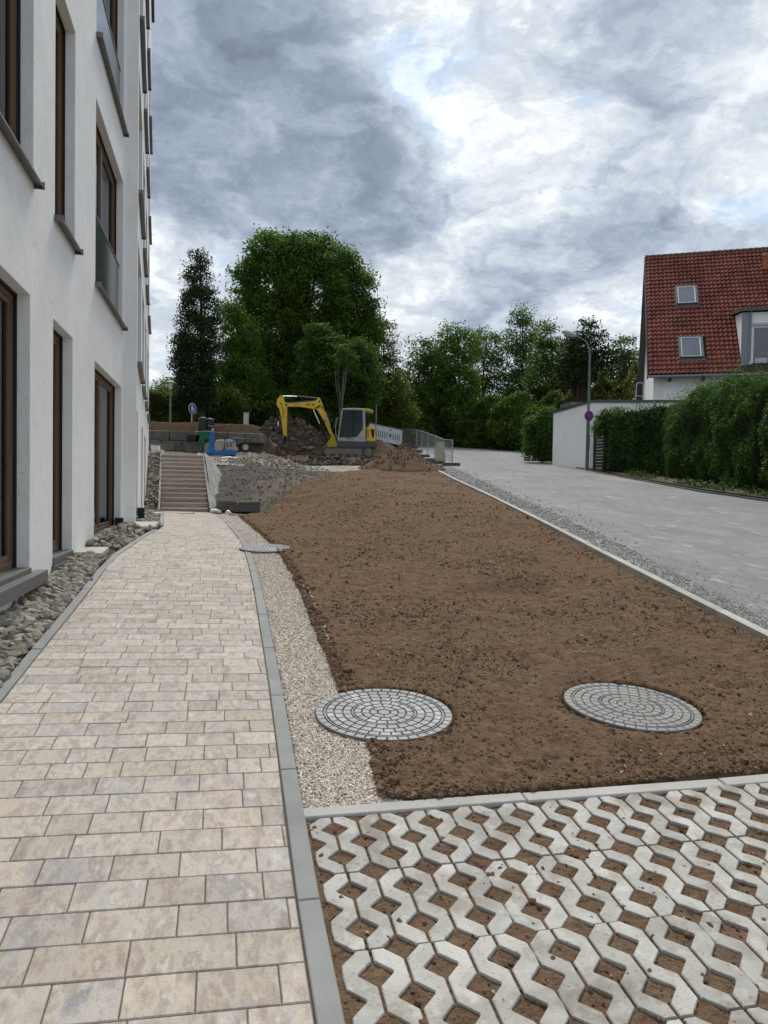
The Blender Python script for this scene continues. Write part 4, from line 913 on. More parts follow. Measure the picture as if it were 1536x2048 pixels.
# ------------------------------------------------------------------ heaps
def heap(name, cx, cy, rx, ry, h, m, label, rockm, nrock, seed, lumps=.12, shape=1.0, rock=(.03, .12), base=None):
    t = thing(name, label, 'heap', (cx, cy, float(T(cx, cy)) if base is None else base)); z0 = t.location.z
    us = np.linspace(0, 1, 60); th = np.linspace(0, 2*np.pi, 130)
    R, A = np.meshgrid(us, th); rr = R*(1+.18*fbm(np.cos(A)*1.5+seed, np.sin(A)*1.5, 3, seed)); X = rr*rx*np.cos(A); Y = rr*ry*np.sin(A)
    Z = h*np.clip(1-R**shape, 0, 1)*(1+.30*fbm(X*.7+seed, Y*.7, 4, seed))+lumps*fbm(X*2.2, Y*2.2, 5, seed+3)*np.clip(1.3-R, 0, 1)
    Z = Z+(T(X+cx, Y+cy)-z0)*ss(.3, 1, R)-.08*ss(.9, 1, R)
    V = np.stack([X, Y, Z], -1).reshape(-1, 3); nu = 60; idx = np.arange(V.shape[0]).reshape(130, nu)
    Fc = np.stack([idx[:-1, :-1], idx[:-1, 1:], idx[1:, 1:], idx[1:, :-1]], -1).reshape(-1, 4)
    me = npmesh('mound', V, Fc, m, True); link('mound', me, t)
    k = RNG.integers(60*4, len(V), nrock); P = V[k]+RNG.normal(0, .03, (nrock, 3)); s = np.clip(RNG.gamma(2., rock[0]/1.6, nrock), rock[0]*.4, rock[1])
    o = scatter('rubble', P, s, st_, rockm, t); prop(o, kind='stuff'); return t
p = at(592, 905, 41.5); heap('spoil_heap', p[0]-.75, 41.0, 5.0, 3.2, 2.75, M['debris'], 'large dark heap of stony spoil behind the digger arm', M['debris_rock'], 2600, 5, .30, .85, (.07, .30), 3.15)
p = at(815, 950, 30.3); heap('soil_heap', p[0]-.12, 30.6, 2.0, 1.6, 1.0, M['soil'], 'fine brown cone of topsoil at the end of the kerb', M['clod'], 2200, 9, .05, .92, (.018, .06))
p = at(524, 922, 29.4); heap('gravel_heap', p[0]+.1, 29.5, 1.75, .9, .42, M['gravel_pile'], 'low pale gravel heap in front of the spoil', M['pebble'], 2600, 13, .06, .8, (.035, .09))

# ------------------------------------------------------------------ excavator (side view facing left)
EX = at(696, 919, 38.4); exa = math.radians(-9.5)
ex = thing('excavator', 'yellow and silver crawler excavator with its arm stretched over the spoil', 'excavator', (EX[0], EX[1], 3.27), exa)
K = .00515
q = lambda x, y: ((x-900)*K, (805-y)*K)
def pr(name, pts, y0, y1, m, parent=ex, bevel=.012): return MB().prism([q(*p) for p in pts], y0, y1).build(name, m, parent, bevel=bevel)
for s in (-1, 1):
    yc = s*.78; loop = []
    for i in range(13): a = math.pi/2+math.pi*i/12; loop.append((-1.03+.255*math.cos(a), .26+.255*math.sin(a)))
    for i in range(13): a = -math.pi/2+math.pi*i/12; loop.append((1.03+.255*math.cos(a), .26+.255*math.sin(a)))
    tr = MB().prism(loop, yc-.2, yc+.2).build('crawler_track', M['track'], ex)
    lug = MB(); n = len(loop); per = []
    for i in range(n):
        a, b = loop[i], loop[(i+1) % n]; L = math.dist(a, b); m_ = max(1, int(L/.11))
        for j in range(m_): t_ = (j+.5)/m_; per.append((a[0]+(b[0]-a[0])*t_, a[1]+(b[1]-a[1])*t_, math.atan2(b[1]-a[1], b[0]-a[0])))
    for x, z, a in per:
        mt = Matrix.Translation((x, yc, z)) @ Matrix.Rotation(-a, 4, 'Y'); lug.box((-.025, -.205, -.02), (.025, .205, .02), mt)
    lug.build('track_pads', M['track'], tr)
    MB().box((-.95, yc+s*.205-.01, .15), (.72, yc+s*.205+.02, .42)).build('side_frame', M['track_side'], tr, bevel=.02)
    for x in (-1.03, 1.03): MB().lathe([(.20, -.03), (.20, .02), (.13, .035), (.05, .03)], 20, (x, yc+s*.20, .26), 'y').build('drive_wheel', M['track_side'], tr)
    for x in (-.6, -.2, .2, .6): MB().lathe([(.075, -.02), (.075, .03)], 12, (x, yc+s*.21, .10), 'y').build('roller', M['track_side'], tr)
MB().box((-.6, -.6, .2), (.6, .6, .52)).build('undercarriage', M['dark_machine'], ex)
MB().lathe([(.45, .5), (.45, .60)], 24).build('slew_ring', M['dark_machine'], ex)
pr('dozer_blade', [(560, 795), (575, 762), (600, 752), (650, 762), (655, 780), (590, 800)], -.95, .95, M['dark_machine'])
pr('lower_body', [(788, 700), (786, 640), (870, 632), (1075, 650), (1190, 645), (1188, 690), (1165, 705), (820, 705)], -.92, .92, M['dark_machine'], bevel=.03)
pr('side_panel', [(800, 640), (800, 612), (945, 605), (945, 642)], -.945, -.5, M['silver'])
pr('side_panel', [(947, 645), (947, 605), (985, 600), (1040, 525), (1052, 345), (1062, 345), (1068, 650)], -.945, -.45, M['silver'])
pr('engine_cover', [(1076, 645), (1080, 500), (1092, 488), (1140, 490), (1165, 505), (1171, 560), (1170, 642)], -.85, .85, M['yellow'], bevel=.04)
pr('engine_cover', [(1020, 640), (1020, 470), (1078, 480), (1078, 640)], .12, .88, M['yellow'], bevel=.03)
pr('vent', [(1120, 520), (1158, 520), (1160, 560), (1152, 612), (1135, 600)], -.865, -.852, M['rubber'])
pr('vent', [(1085, 520), (1105, 520), (1105, 600), (1087, 600)], -.865, -.852, M['orange'])
# cab
cabp = [(796, 640), (790, 612), (835, 325), (1040, 325), (1062, 345), (1068, 640)]
cb = MB()
def strut(a, b, y, w=.07, d=.07):
    A, B = q(*a), q(*b); cb.bar((A[0], y, A[1]), (B[0], y, B[1]), w, d, (0, 1, 0))
for yc in (-.90, .06):
    strut((797, 640), (800, 600), yc, .08); strut((800, 605), (836, 330), yc, .06); strut((836, 330), (1045, 328), yc, .06); strut((1050, 335), (1060, 645), yc, .13, .08); strut((798, 637), (1062, 640), yc, .08)
for a in ((800, 620), (836, 332), (1050, 335), (1062, 630)):
    A = q(*a); cb.box((A[0]-.035, -.9, A[1]-.035), (A[0]+.035, .06, A[1]+.035))
cab_ = cb.build('cab', M['silver'], ex, bevel=.008)
pr('roof', [(828, 332), (840, 320), (930, 314), (1035, 316), (1100, 322), (1142, 335), (1146, 345), (1060, 338)], -.95, .10, M['silver'], cab_, .02)
pr('roof_edge', [(1036, 315), (1105, 320), (1143, 334), (1147, 346), (1080, 336), (1036, 330)], -.96, .11, M['yellow'], cab_, .01)
mg = bpy.data.materials.new('green tinted cab glass'); mg.use_nodes = True; tt = NT(mg.node_tree); tt.n.clear()
gl = tt.add('ShaderNodeBsdfGlossy'); tt.inp(gl, 0, (.5, .55, .55)); tt.inp(gl, 'Roughness', .05); tp = tt.add('ShaderNodeBsdfTransparent'); tt.inp(tp, 0, (.12, .19, .15))
mx = tt.add('ShaderNodeMixShader'); tt.inp(mx, 0, .05); tt.inp(mx, 1, tp.outputs[0]); tt.inp(mx, 2, gl.outputs[0]); oo = tt.add('ShaderNodeOutputMaterial'); tt.inp(oo, 0, mx.outputs[0])
M['cab_glass'] = mg
for yc in (-.905, .055): pr('door_glass' if yc < 0 else 'cab_glass', [(803, 608), (840, 335), (940, 332), (940, 602)], yc, yc+.01, M['cab_glass'], cab_, 0); pr('side_glass' if yc < 0 else 'cab_glass', [(952, 600), (952, 332), (1036, 332), (1044, 350), (1040, 515), (985, 595)], yc, yc+.01, M['cab_glass'], cab_, 0)
pr('door_seal', [(941, 602), (941, 332), (951, 332), (951, 602)], -.925, -.89, M['rubber'], cab_, 0)
pr('window_seal', [(940, 604), (980, 596), (1040, 520), (1046, 350), (1050, 350), (1046, 524), (986, 604)], -.93, -.885, M['rubber'], cab_, 0)
A, B = q(802, 606), q(838, 336); MB().raw([(A[0]-.01, -.88, A[1]), (A[0]-.01, .04, A[1]), (B[0]-.01, .04, B[1]), (B[0]-.01, -.88, B[1])], [(0, 1, 2, 3)]).build('windscreen', M['cab_glass'], cab_)
st2 = MB(); st2.prism([q(*p) for p in ((940, 600), (940, 560), (1000, 555), (1005, 600))], -.68, -.2); st2.prism([q(*p) for p in ((985, 560), (1000, 440), (1018, 440), (1012, 560))], -.68, -.2); st2.build('seat', M['rubber'], cab_, bevel=.03)
MB().tube([(q(855, 600)[0], -.42, q(855, 600)[1]), (q(880, 500)[0], -.42, q(880, 500)[1])], .035, 8).build('control_column', M['rubber'], cab_)
gr_ = MB(); P_ = [q(*p) for p in ((790, 600), (775, 590), (772, 500), (780, 425), (792, 418), (800, 425))]; gr_.tube([(p[0], -.95, p[1]) for p in P_], .016, 8); gr_.build('grab_rail', M['silver'], cab_)
mr = MB(); a = q(1080, 470); b = q(1086, 400); mr.tube([(a[0], -.9, a[1]), (b[0], -.95, b[1])], .015, 6); mr.box((b[0]-.05, -1.0, b[1]-.02), (b[0]+.05, -.96, b[1]+.14)); mr.build('mirror', M['rubber'], cab_)
pr('marking', [(1018, 568), (1030, 568), (1030, 586), (1018, 586)], -.9475, -.9445, M['yellow'], ex, 0); pr('marking', [(1036, 570), (1054, 570), (1054, 588), (1036, 588)], -.9475, -.9445, M['yellow'], ex, 0)
pr('marking', [(882, 613), (928, 611), (928, 622), (882, 624)], -.9475, -.9445, M['dark_machine'], ex, 0)
# boom, dipper, bucket
yb0, yb1 = .22, .44
pr('swing_post', [(690, 700), (680, 650), (715, 610), (735, 570), (765, 590), (778, 640), (800, 650), (800, 690), (735, 703)], .16, .50, M['yellow'])
boom = pr('boom', [(735, 600), (700, 545), (650, 430), (600, 350), (570, 312), (500, 302), (400, 288), (262, 292), (245, 272), (262, 255), (330, 255), (460, 240), (560, 228), (590, 190), (606, 200), (626, 240), (648, 310), (690, 430), (735, 540), (762, 590)], yb0, yb1, M['yellow'])
MB().prism([q(*p) for p in ((235, 250), (560, 214), (560, 224), (240, 262))], yb0+.05, yb1-.05).build('hose_guard', M['dark_machine'], boom)
def w_letter():
    b = MB(); pts = [(462, 250), (474, 280), (487, 256), (498, 281), (512, 246)]
    for i in range(4):
        a, c = q(*pts[i]), q(*pts[i+1]); b.bar((a[0], yb0-.004, a[1]), (c[0], yb0-.004, c[1]), .045 if i % 2 == 0 else .03, .006, (0, 1, 0))
    return b.build('letter_mark', M['red'], boom)
w_letter()
for x0, x1 in ((345, 360), (368, 384), (390, 404)): pr('print_mark', [(x0, 262), (x1, 261), (x1, 276), (x0, 277)], yb0-.004, yb0-.001, M['orange'], boom, 0)
for x, y in ((600, 232), (540, 265), (262, 272), (650, 425), (735, 600)):
    c = q(x, y); MB().lathe([(.06, -.14), (.06, .14)], 12, (c[0], .33, c[1]), 'y').build('pivot_pin', M['dark_machine'], boom)
pr('boom_stripe', [(560, 305), (590, 290), (585, 280), (552, 298)], yb0-.006, yb0-.001, M['rubber'], boom, 0)
dip = pr('dipper_arm', [(172, 290), (163, 262), (172, 220), (200, 180), (215, 172), (236, 190), (243, 235), (274, 262), (272, 330), (271, 420), (271, 600), (240, 600), (222, 470), (212, 400), (195, 320)], yb0+.0, yb1-.0, M['yellow'])
for x, y in ((208, 262), (255, 590), (215, 185)): c = q(x, y); MB().lathe([(.05, -.14), (.05, .14)], 12, (c[0], .33, c[1]), 'y').build('pivot_pin', M['dark_machine'], dip)
def cyl(a, b, c, yc, name, parent):
    A, B, C_ = q(*a), q(*b), q(*c); o = MB().tube([(A[0], yc, A[1]), (B[0], yc, B[1])], .032, 10).build(name, M['chrome'], parent); MB().tube([(B[0], yc, B[1]), (C_[0], yc, C_[1])], .055, 10).build('barrel', M['rubber'], o)
cyl((222, 184), (370, 184), (600, 203), .33, 'hydraulic_cylinder', boom); cyl((540, 318), (605, 460), (690, 640), .08, 'hydraulic_cylinder', boom); cyl((182, 490), (182, 440), (180, 290), .33, 'hydraulic_cylinder', dip)
hs = MB()
for i in range(3): hs.tube([(q(560+i*8, 300)[0], .18, q(560, 300)[1]), (q(600+i*6, 260)[0], .16, q(600, 272)[1]), (q(640, 290)[0], .18, q(640, 290+i*10)[1])], .014, 6)
hs.tube([(q(650, 570)[0], .2, q(650, 570)[1]), (q(632, 620)[0], .1, q(632, 620)[1]), (q(650, 655)[0], .12, q(650, 655)[1]), (q(690, 640)[0], .2, q(690, 640)[1])], .016, 6)
hs.tube([(q(215, 290)[0], .19, q(215, 290)[1]), (q(240, 330)[0], .17, q(240, 330)[1]), (q(232, 400)[0], .18, q(232, 400)[1])], .014, 6)
hs.build('hoses', M['rubber'], boom)
pr('work_light', [(655, 340), (668, 338), (720, 485), (710, 490)], .05, .12, M['steel'], boom, 0)
lk = MB()
for a, b in (((165, 500), (235, 500)), ((182, 490), (158, 590)), ((255, 590), (160, 600)), ((235, 500), (245, 600))): A, B = q(*a), q(*b); lk.bar((A[0], .33, A[1]), (B[0], .33, B[1]), .07, .2, (0, 1, 0))
lk.prism([q(*p) for p in ((145, 610), (150, 575), (235, 590), (250, 620), (225, 660), (155, 655))], .12, .54)
lk.build('quick_hitch', M['dark_machine'], dip, bevel=.01)
pr('bucket', [(112, 700), (120, 655), (150, 640), (222, 650), (235, 690), (215, 740), (190, 800), (175, 790), (150, 780), (120, 750)], .0, .66, M['track_side'], dip, .015)

# ------------------------------------------------------------------ small site equipment by the block wall
def base(px, Y, z=None): p_ = at(px, 900, Y); return (p_[0], Y, float(T(p_[0], Y)) if z is None else z)
def wheelie_bin(b, lab, s=1., lean=0.):
    t = thing('rubble_bin', lab, 'bin', b, lean, 'two upturned dark bins')
    MB().lathe([(.16, 0), (.19, .30), (.20, .55), (.215, .57), (.215, .60), (.18, .66), (.08, .69)], 18).build('body', M['bin'], t, smooth=False)
    for a in range(6): th_ = a*1.047; MB().box((.185*math.cos(th_)-.012, .185*math.sin(th_)-.012, .05), (.185*math.cos(th_)+.02, .185*math.sin(th_)+.012, .55)).build('rib', M['bin'], t)
    t.scale = (s, s, s); return t
wheelie_bin((base(405, 32.6)[0], 32.6, 3.95), 'left upturned dark bin standing on the green machine', .95); wheelie_bin((base(418, 32.7)[0]+.02, 32.7, 3.92), 'right upturned dark bin, half behind the other bin', .95, .4)
gm_ = thing('green_compactor', 'green site machine carrying two dark bins', 'machine', base(409, 32.5, 3.13))
MB().prism([(-.38, 0), (-.38, .62), (-.30, .78), (.34, .86), (.36, .60), (.0, .50), (-.02, 0)], -.28, .28).build('body', M['green_box'], gm_, bevel=.02)
MB().box((-.32, -.25, .70), (.32, .25, .82)).build('lid', M['green_box'], gm_, bevel=.01); MB().tube([(-.36, -.29, .80), (0, -.29, .86), (.38, -.29, .84)], .018, 8).build('handle', M['steel'], gm_)
for s in (-1, 1): MB().lathe([(.15, -.04), (.15, .04)], 16, (.25, s*.3, .15), 'y').build('wheel', M['rubber'], gm_)
bm_ = thing('blue_sweeper', 'blue and grey walk-behind machine with a tall upright column', 'machine', base(442, 31.2, float(T(.3, 31.2))), -.05)
MB().prism([(-.56, .06), (-.50, .02), (.58, .02), (.62, .14), (.60, .26), (-.20, .26), (-.30, .34), (-.36, .32), (-.56, .14)], -.30, .30).build('chassis', M['blue_machine'], bm_, bevel=.03)
MB().prism([(-.50, .2), (-.46, .80), (-.42, .98), (-.30, 1.02), (-.27, .90), (-.26, .3)], -.14, .14).build('column', M['blue_machine'], bm_, bevel=.03)
MB().prism([(-.24, .27), (-.27, .45), (-.18, .66), (.10, .68), (.16, .62), (.14, .27)], -.26, .26).build('hood', M['grey_machine'], bm_, bevel=.05)
MB().prism([(.18, .22), (.17, .64), (.24, .69), (.50, .66), (.59, .58), (.60, .22)], -.27, .27).build('engine_box', M['grey_machine'], bm_, bevel=.03)
vt = MB()
for x, z in ((.26, .50), (.40, .52), (.40, .42), (.28, .40), (.50, .60)): vt.box((x-.03, -.276, z-.035), (x+.03, -.271, z+.035))
vt.build('vents', M['rubber'], bm_)
MB().lathe([(.16, -.03), (.16, .03)], 20, (-.08, -.27, .30), 'y').build('cover_disc', M['grey_machine'], bm_)
MB().tube([(-.34, 0, 1.0), (-.34, 0, 1.13)], .045, 10).build('filler_cap', M['slab'], bm_)
MB().tube([(-.52, 0, 1.22), (-.36, 0, 1.18), (-.05, 0, 1.22)], .03, 8).build('handle', M['rubber'], bm_)
for x in (-.42, .42):
    for s in (-1, 1): MB().lathe([(.09, -.03), (.09, .03)], 14, (x, s*.26, .09), 'y').build('wheel', M['rubber'], bm_)
cc_ = thing('cable_drum', 'brown grey drum between the green and the blue machine', 'drum', base(422, 31.6, float(T(.0, 31.6))))
MB().lathe([(.27, -.20), (.27, -.16), (.16, -.15), (.16, .15), (.27, .16), (.27, .20)], 20, (0, 0, .27), 'y').build('spool', M['grey_machine'], cc_, bevel=0)
mo = thing('cutting_machine', 'dark blue and black tool with round wheels beside the spoil heap', 'machine', base(472, 32.4, float(T(1.2, 32.4))), .1)
MB().prism([(-.42, .42), (-.36, .60), (.02, .72), (.30, .66), (.20, .45), (-.1, .35)], -.18, .18).build('housing', M['dark_machine'], mo, bevel=.03)
MB().prism([(-.38, .60), (-.10, .72), (.05, .70), (-.08, .58)], -.19, .19).build('hood', M['blue_machine'], mo, bevel=.02)
for x, z, r in ((.38, .30, .23), (-.02, .22, .17)):
    w_ = MB().lathe([(r, -.05), (r, .05)], 20, (x, -.12, z), 'y').build('wheel', M['rubber'], mo); MB().lathe([(r*.55, -.06), (r*.55, .0)], 16, (x, -.14, z), 'y').build('rim', M['steel'], w_)
MB().tube([(.1, 0, .6), (.5, 0, .66), (.66, 0, .56)], .025, 8).build('handle', M['rubber'], mo)
tb = thing('toolbox_crate', 'grey dusty crate at the right end of the low block row', 'crate', base(389, 31.6, float(T(-.9, 31.6))))
MB().box((-.34, -.2, 0), (.30, .2, .36)).build('body', M['block'], tb, bevel=.02); MB().box((-.36, -.22, .36), (.30, .22, .39)).build('lid', M['wood_dark'], tb)
tb2 = MB().prism([(-.30, 0), (-.24, .30), (.30, .30), (.22, 0)], -.18, .18).build('mortar_tub', M['rubber'], None, base(386, 32.4, 3.52), bevel=.01); prop(tb2, 'black rubber tub on the block row left of the bins', 'tub')
pc = base(416, 27.6); o = MB().prism([(-.16, 0), (-.12, .10), (.05, .13), (.17, .05), (.12, 0)], -.08, .08).build('clay_pipe_piece', M['terracotta'], None, (pc[0]+.02, 27.5, float(T(pc[0], 27.5))+.03), bevel=.01); prop(o, 'orange clay pipe piece at the top of the fleece sheet', 'pipe piece')
for k, (px, Y) in enumerate(((458, 30.0), (452, 29.4))):
    p_ = base(px, Y); o = MB().tube([(-.28, 0, .06), (0, .03, .09), (.3, 0, .07)], [.05, .06, .04], 8).build('white_sack', M['white_plastic'], None, p_, (0, 0, .1*k)); o.scale = (1-.35*k,)*3; prop(o, ('long white sack at the left end of the gravel heap', 'small white sack in front of the long one')[k], 'sack')
# grey cabinet on the bank
b_ = at(492, 858, 36.0); cbn = thing('utility_cabinet', 'slim pale grey utility cabinet on the upper bank', 'cabinet', (b_[0], 36.0, float(T(b_[0], 36.0))-.02))
MB().box((-.12, -.12, 0), (.12, .12, .70)).build('body', M['kerb_pale'], cbn, bevel=.01); MB().box((-.14, -.14, .70), (.14, .14, .74)).build('lid', M['kerb_pale'], cbn, bevel=.01)

# ------------------------------------------------------------------ signs, lamps
def disc(parent, R, z, y, layers, rot=0.):
    """layers: (radius, material, name)"""
    MB().lathe([(R, 0), (R, .012)], 28, (0, y, z), 'y').build('sign_back', M['steel'], parent)
    for i, (r, m, nm) in enumerate(layers): MB().lathe([(r, -.001-.0025*i), (r, -.004-.0025*i)], 28, (0, y, z), 'y').build(nm, m, parent)
def pole_sign(name, px, Y, top_py, R, layers, label, cat, extra=None, polem=None, rz=0., zc=None):
    b = at(px, 900, Y); z0 = float(T(b[0], Y)); zt = at(px, top_py, Y)[2]
    t = thing(name, label, cat, (b[0], Y, z0), rz); MB().tube([(0, 0, -.2), (0, 0, zt-z0)], .032, 10).build('pole', polem or M['steel'], t)
    if layers: disc(t, R, zt-z0-R, -.045, layers)
    if extra: extra(t, zt-z0-R)
    return t
def people(t, z):
    y = -.052; y -= .006
    def fig(cx, cz, s, skirt):
        b = MB(); b.lathe([(.035*s, 0), (.035*s, -.003)], 12, (cx, y, cz+.16*s), 'y')
        b.prism([(cx-.05*s, cz-.02*s), (cx-.03*s, cz+.11*s), (cx+.03*s, cz+.11*s), (cx+.05*s, cz-.02*s)] if not skirt else [(cx-.075*s, cz-.06*s), (cx-.03*s, cz+.11*s), (cx+.03*s, cz+.11*s), (cx+.075*s, cz-.06*s)], y-.003, y)
        for k in (-1, 1): b.prism([(cx+k*.03*s-.013*s, cz-.20*s), (cx+k*.03*s-.013*s, cz-.03*s), (cx+k*.03*s+.013*s, cz-.03*s), (cx+k*.03*s+.013*s, cz-.20*s)], y-.003, y)
        b.build('figure', M['white_sign'], t)
    fig(-.045, z+.02, .85, True); fig(.075, z-.05, .6, False)
pole_sign('pedestrian_sign', 383, 35.6, 806, .26, [(.25, M['white_sign'], 'border'), (.235, M['blue_sign'], 'face')], 'round blue footpath sign with white figures left of the bins', 'sign', people, rz=.85)
def slash(t, z, two=False, y=-.056):
    b = MB()
    for a in ([1] if not two else [1, -1]): b.bar((-.155*a, y, z+.155), (.155*a, y, z-.155), .055, .005, (0, 1, 0))
    b.build('slash', M['red_ring'], t)
nostop = [(.24, M['red_ring'], 'ring'), (.19, M['blue_sign'], 'face')]
pole_sign('no_stopping_sign', 791, 58, 826, .24, nostop, 'small far no stopping sign with red ring beyond the white barrier', 'sign', lambda t, z: slash(t, z, True))
def backplate(t, z):
    MB().box((-.28, .04, z-.62), (.32, .055, z-.05)).build('sign_back_plate', M['dark_sign'], t)
pole_sign('sign_post', 751, 46, 789, .1, None, 'tall pale pole with a dark sign plate seen from behind the digger cab', 'sign post', backplate, M['steel'])
# left park lamp
b = at(340, 900, 36.4); z0 = float(T(b[0], 36.4)); zt = at(340, 761, 36.4)[2]; h = zt-z0
t = thing('park_lamp', 'slim post lamp with flat round hat left of the dark upright tree', 'street lamp', (b[0], 36.4, z0))
MB().tube([(0, 0, -.1), (0, 0, h*.45), (0, 0, h-.42)], [.055, .045, .035], 10).build('pole', M['green_steel'], t)
MB().lathe([(.07, h-.42), (.10, h-.12), (.09, h-.10)], 16).build('lantern_glass', M['lamp_grey'], t); MB().lathe([(.05, h-.46), (.08, h-.42)], 16).build('collar', M['coping'], t); MB().lathe([(.25, h-.11), (.25, h-.085), (.12, h-.02), (.02, h)], 20).build('hat', M['lamp_grey'], t)
# right street lamp with sign
LY = 30.3; b = at(1174, 940, LY); z0 = float(T(b[0], LY)); P = lambda x, y: Vector(at(x, y, LY))-Vector((b[0], LY, z0))
t = thing('street_lamp', 'tall green street lamp with curved arm in front of the garage', 'street lamp', (b[0], LY, z0))
top = P(1178, 705)
MB().tube([(0, 0, -.1), (0, 0, 2.6), (0, 0, 2.62), (0, 0, top.z-.02)], [.085, .078, .055, .05], 12).build('pole', M['green_steel'], t)
MB().tube([(0, 0, top.z-.05), (-.01, 0, top.z+.12), (-.09, 0, top.z+.32), (-.25, 0, top.z+.50), (-.50, 0, top.z+.62), (-.75, 0, top.z+.70)], [.05, .045, .04, .035, .032, .03], 10).build('arm', M['green_steel'], t)
MB().raw(*(lambda V, Fc: (V*np.array([.36, .16, .115])+np.array([-1.02, 0, top.z+.77])+np.stack([0*V[:, 0], 0*V[:, 0], -V[:, 0]*.085], -1), Fc.tolist()))(*(lambda bm: (np.array([v.co[:] for v in bm.verts]), np.array([[v.index for v in f.verts] for f in bm.faces])))((lambda bm: (bmesh.ops.create_icosphere(bm, subdivisions=3, radius=1), bm.verts.index_update(), bm)[2])(bmesh.new())))).build('lamp_head', M['lamp_grey'], t, smooth=True)
MB().box((-.07, -.09, .9), (.07, -.03, 1.6)).build('hatch', M['green_steel'], t, bevel=.01)
sg = thing('no_parking_sign', 'round blue sign with red ring and one slash clamped to the tall lamp pole', 'sign', (b[0]-.02, LY-.10, z0+float(P(1173, 832).z)), .15)
MB().lathe([(.24, 0), (.24, .012)], 28, (0, 0, 0), 'y').build('sign_back', M['steel'], sg)
MB().lathe([(.24, -.001), (.24, -.004)], 28, (0, 0, 0), 'y').build('ring', M['red_ring'], sg); MB().lathe([(.195, -.005), (.195, -.007)], 28, (0, 0, 0), 'y').build('face', M['blue_sign'], sg)
MB().bar((-.13, -.010, .13), (.13, -.010, -.13), .045, .004, (0, 1, 0)).build('slash', M['red_ring'], sg); MB().box((-.04, .012, -.03), (.04, .06, .03)).build('clamp', M['steel'], sg)

# ------------------------------------------------------------------ barrier and mesh fence along the site
FP = [(905, 35.1), (886, 37.8), (870, 41.0), (855, 44.0), (843, 46.5), (832, 48.5), (804, 51.5)]
FP = [(at(px, 900, Y)[0], Y) for px, Y in FP]
fn = thing('mesh_fence', 'low galvanised mesh site fence running up beside the road', 'fence', (FP[0][0], FP[0][1], 0))
def fz(i): return float(T(*FP[i]))+(.35 if FP[i][1] > 48 else .08+.27*max(0, (FP[i][1]-38)/10))
for i, (x, y) in enumerate(FP): MB().tube([(x-FP[0][0], y-FP[0][1], fz(i)-.15), (x-FP[0][0], y-FP[0][1], fz(i)+1.18)], .028, 8).build('post', M['steel'], fn)
for i in range(len(FP)-1):
    a = Vector((FP[i][0]-FP[0][0], FP[i][1]-FP[0][1], fz(i))); b = Vector((FP[i+1][0]-FP[0][0], FP[i+1][1]-FP[0][1], fz(i+1))); r_ = MB(); L = (b-a).length
    for dz in (.10, 1.15): r_.tube([a+Vector((0, 0, dz)), b+Vector((0, 0, dz))], .018, 6)
    w_ = MB(); n = int(L/.07)
    for k in range(1, n): p_ = a+(b-a)*(k/n); w_.bar(p_+Vector((0, 0, .1)), p_+Vector((0, 0, 1.15)), .0035)
    for k in range(1, 6): w_.bar(a+Vector((0, 0, .1+k*.175)), b+Vector((0, 0, .1+k*.175)), .0035)
    fr = r_.build('panel', M['steel'], fn); w_.build('wire_mesh', M['steel'], fr)
for i, (px, Y, lab) in enumerate(((903, 34.2, 'nearest dark rubber foot lying free in front of the fence'), (886, 36.2, 'second dark fence foot from the road end'), (870, 38.6, 'third dark fence foot from the road end'), (856, 41.0, 'fourth dark fence foot from the road end'), (842, 44.2, 'fifth dark fence foot from the road end'), (832, 47.4, 'sixth, farthest dark fence foot up the road'))):
    x = at(px, 900, Y)[0]; z = float(T(x, Y))
    o = MB().box((-.43, -.12, 0), (.43, .12, .15)).build('fence_foot', M['foot'], None, (x-.35*(i > 0), Y, z+(0 if Y < 38 else .03*(Y-38))), (0, 0, -.05), bevel=.015); prop(o, lab, 'fence foot', group='dark feet of the site fence')
x = at(881, 900, 37.2)[0]; z = float(T(x, 37.2))
mb = MB().tube([(-.02, 0, -.05), (.01, 0, .35), (-.01, 0, .7), (.02, 0, 1.06)], [.27, .26, .24, .22], 12); o = mb.build('wrapped_pillar', M['sack'], None, (x, 37.2, z+.03), bevel=.0); prop(o, 'beige dusty wrapped pillar standing behind the mesh fence', 'pillar')
# white barrier board
a = Vector(at(803, 891, 51.0)); b = Vector(at(738, 878, 49.5)); bt = thing('barrier_board', 'long white slotted barrier board with teeth on top behind the digger', 'barrier', a)
d_ = b-a; L = d_.length; ux = d_.normalized(); H_ = 1.04
up = Vector((0, 0, 1)); uy = ux.cross(up).normalized()
mt = Matrix(((ux.x, uy.x, 0, 0), (ux.y, uy.y, 0, 0), (ux.z, uy.z, 1, 0), (0, 0, 0, 1)))
bd = MB(); slots = [(.22+i*.19, .30+i*.19) for i in range(4)]+[(1.42+i*.19, 1.50+i*.19) for i in range(int((L-1.5)/.19))]
xs = [0]+[v for s in slots for v in s]+[L]
bd.box((0, -.03, 0), (L, .03, .28), mt); bd.box((0, -.03, .70), (L, .03, H_), mt)
for i in range(0, len(xs), 2): bd.box((xs[i], -.03, .281), (xs[i+1], .03, .699), mt)
for i in range(int(L/.2)): bd.box((.05+i*.2, -.03, H_+.001), (.09+i*.2, .03, H_+.09), mt)
bd.build('board', M['barrier'], bt)
em = MB(); em.box((1.0, -.034, .62), (1.25, .034, .66), mt); em.box((1.02, -.034, .44), (1.23, .034, .58), mt)
for x in (1.02, 1.12, 1.22): em.box((x-.02, -.034, .34), (x+.02, .034, .38), mt)
em.build('emblem', M['rubber'], bt); MB().box((1.02, -.034, .86), (1.2, .034, .96), mt).build('logo_mark', M['red_ring'], bt)
for x in (.05, L-.2): MB().box((x, -.02, -.5), (x+.05, .02, -.002), mt).build('leg', M['steel'], bt)
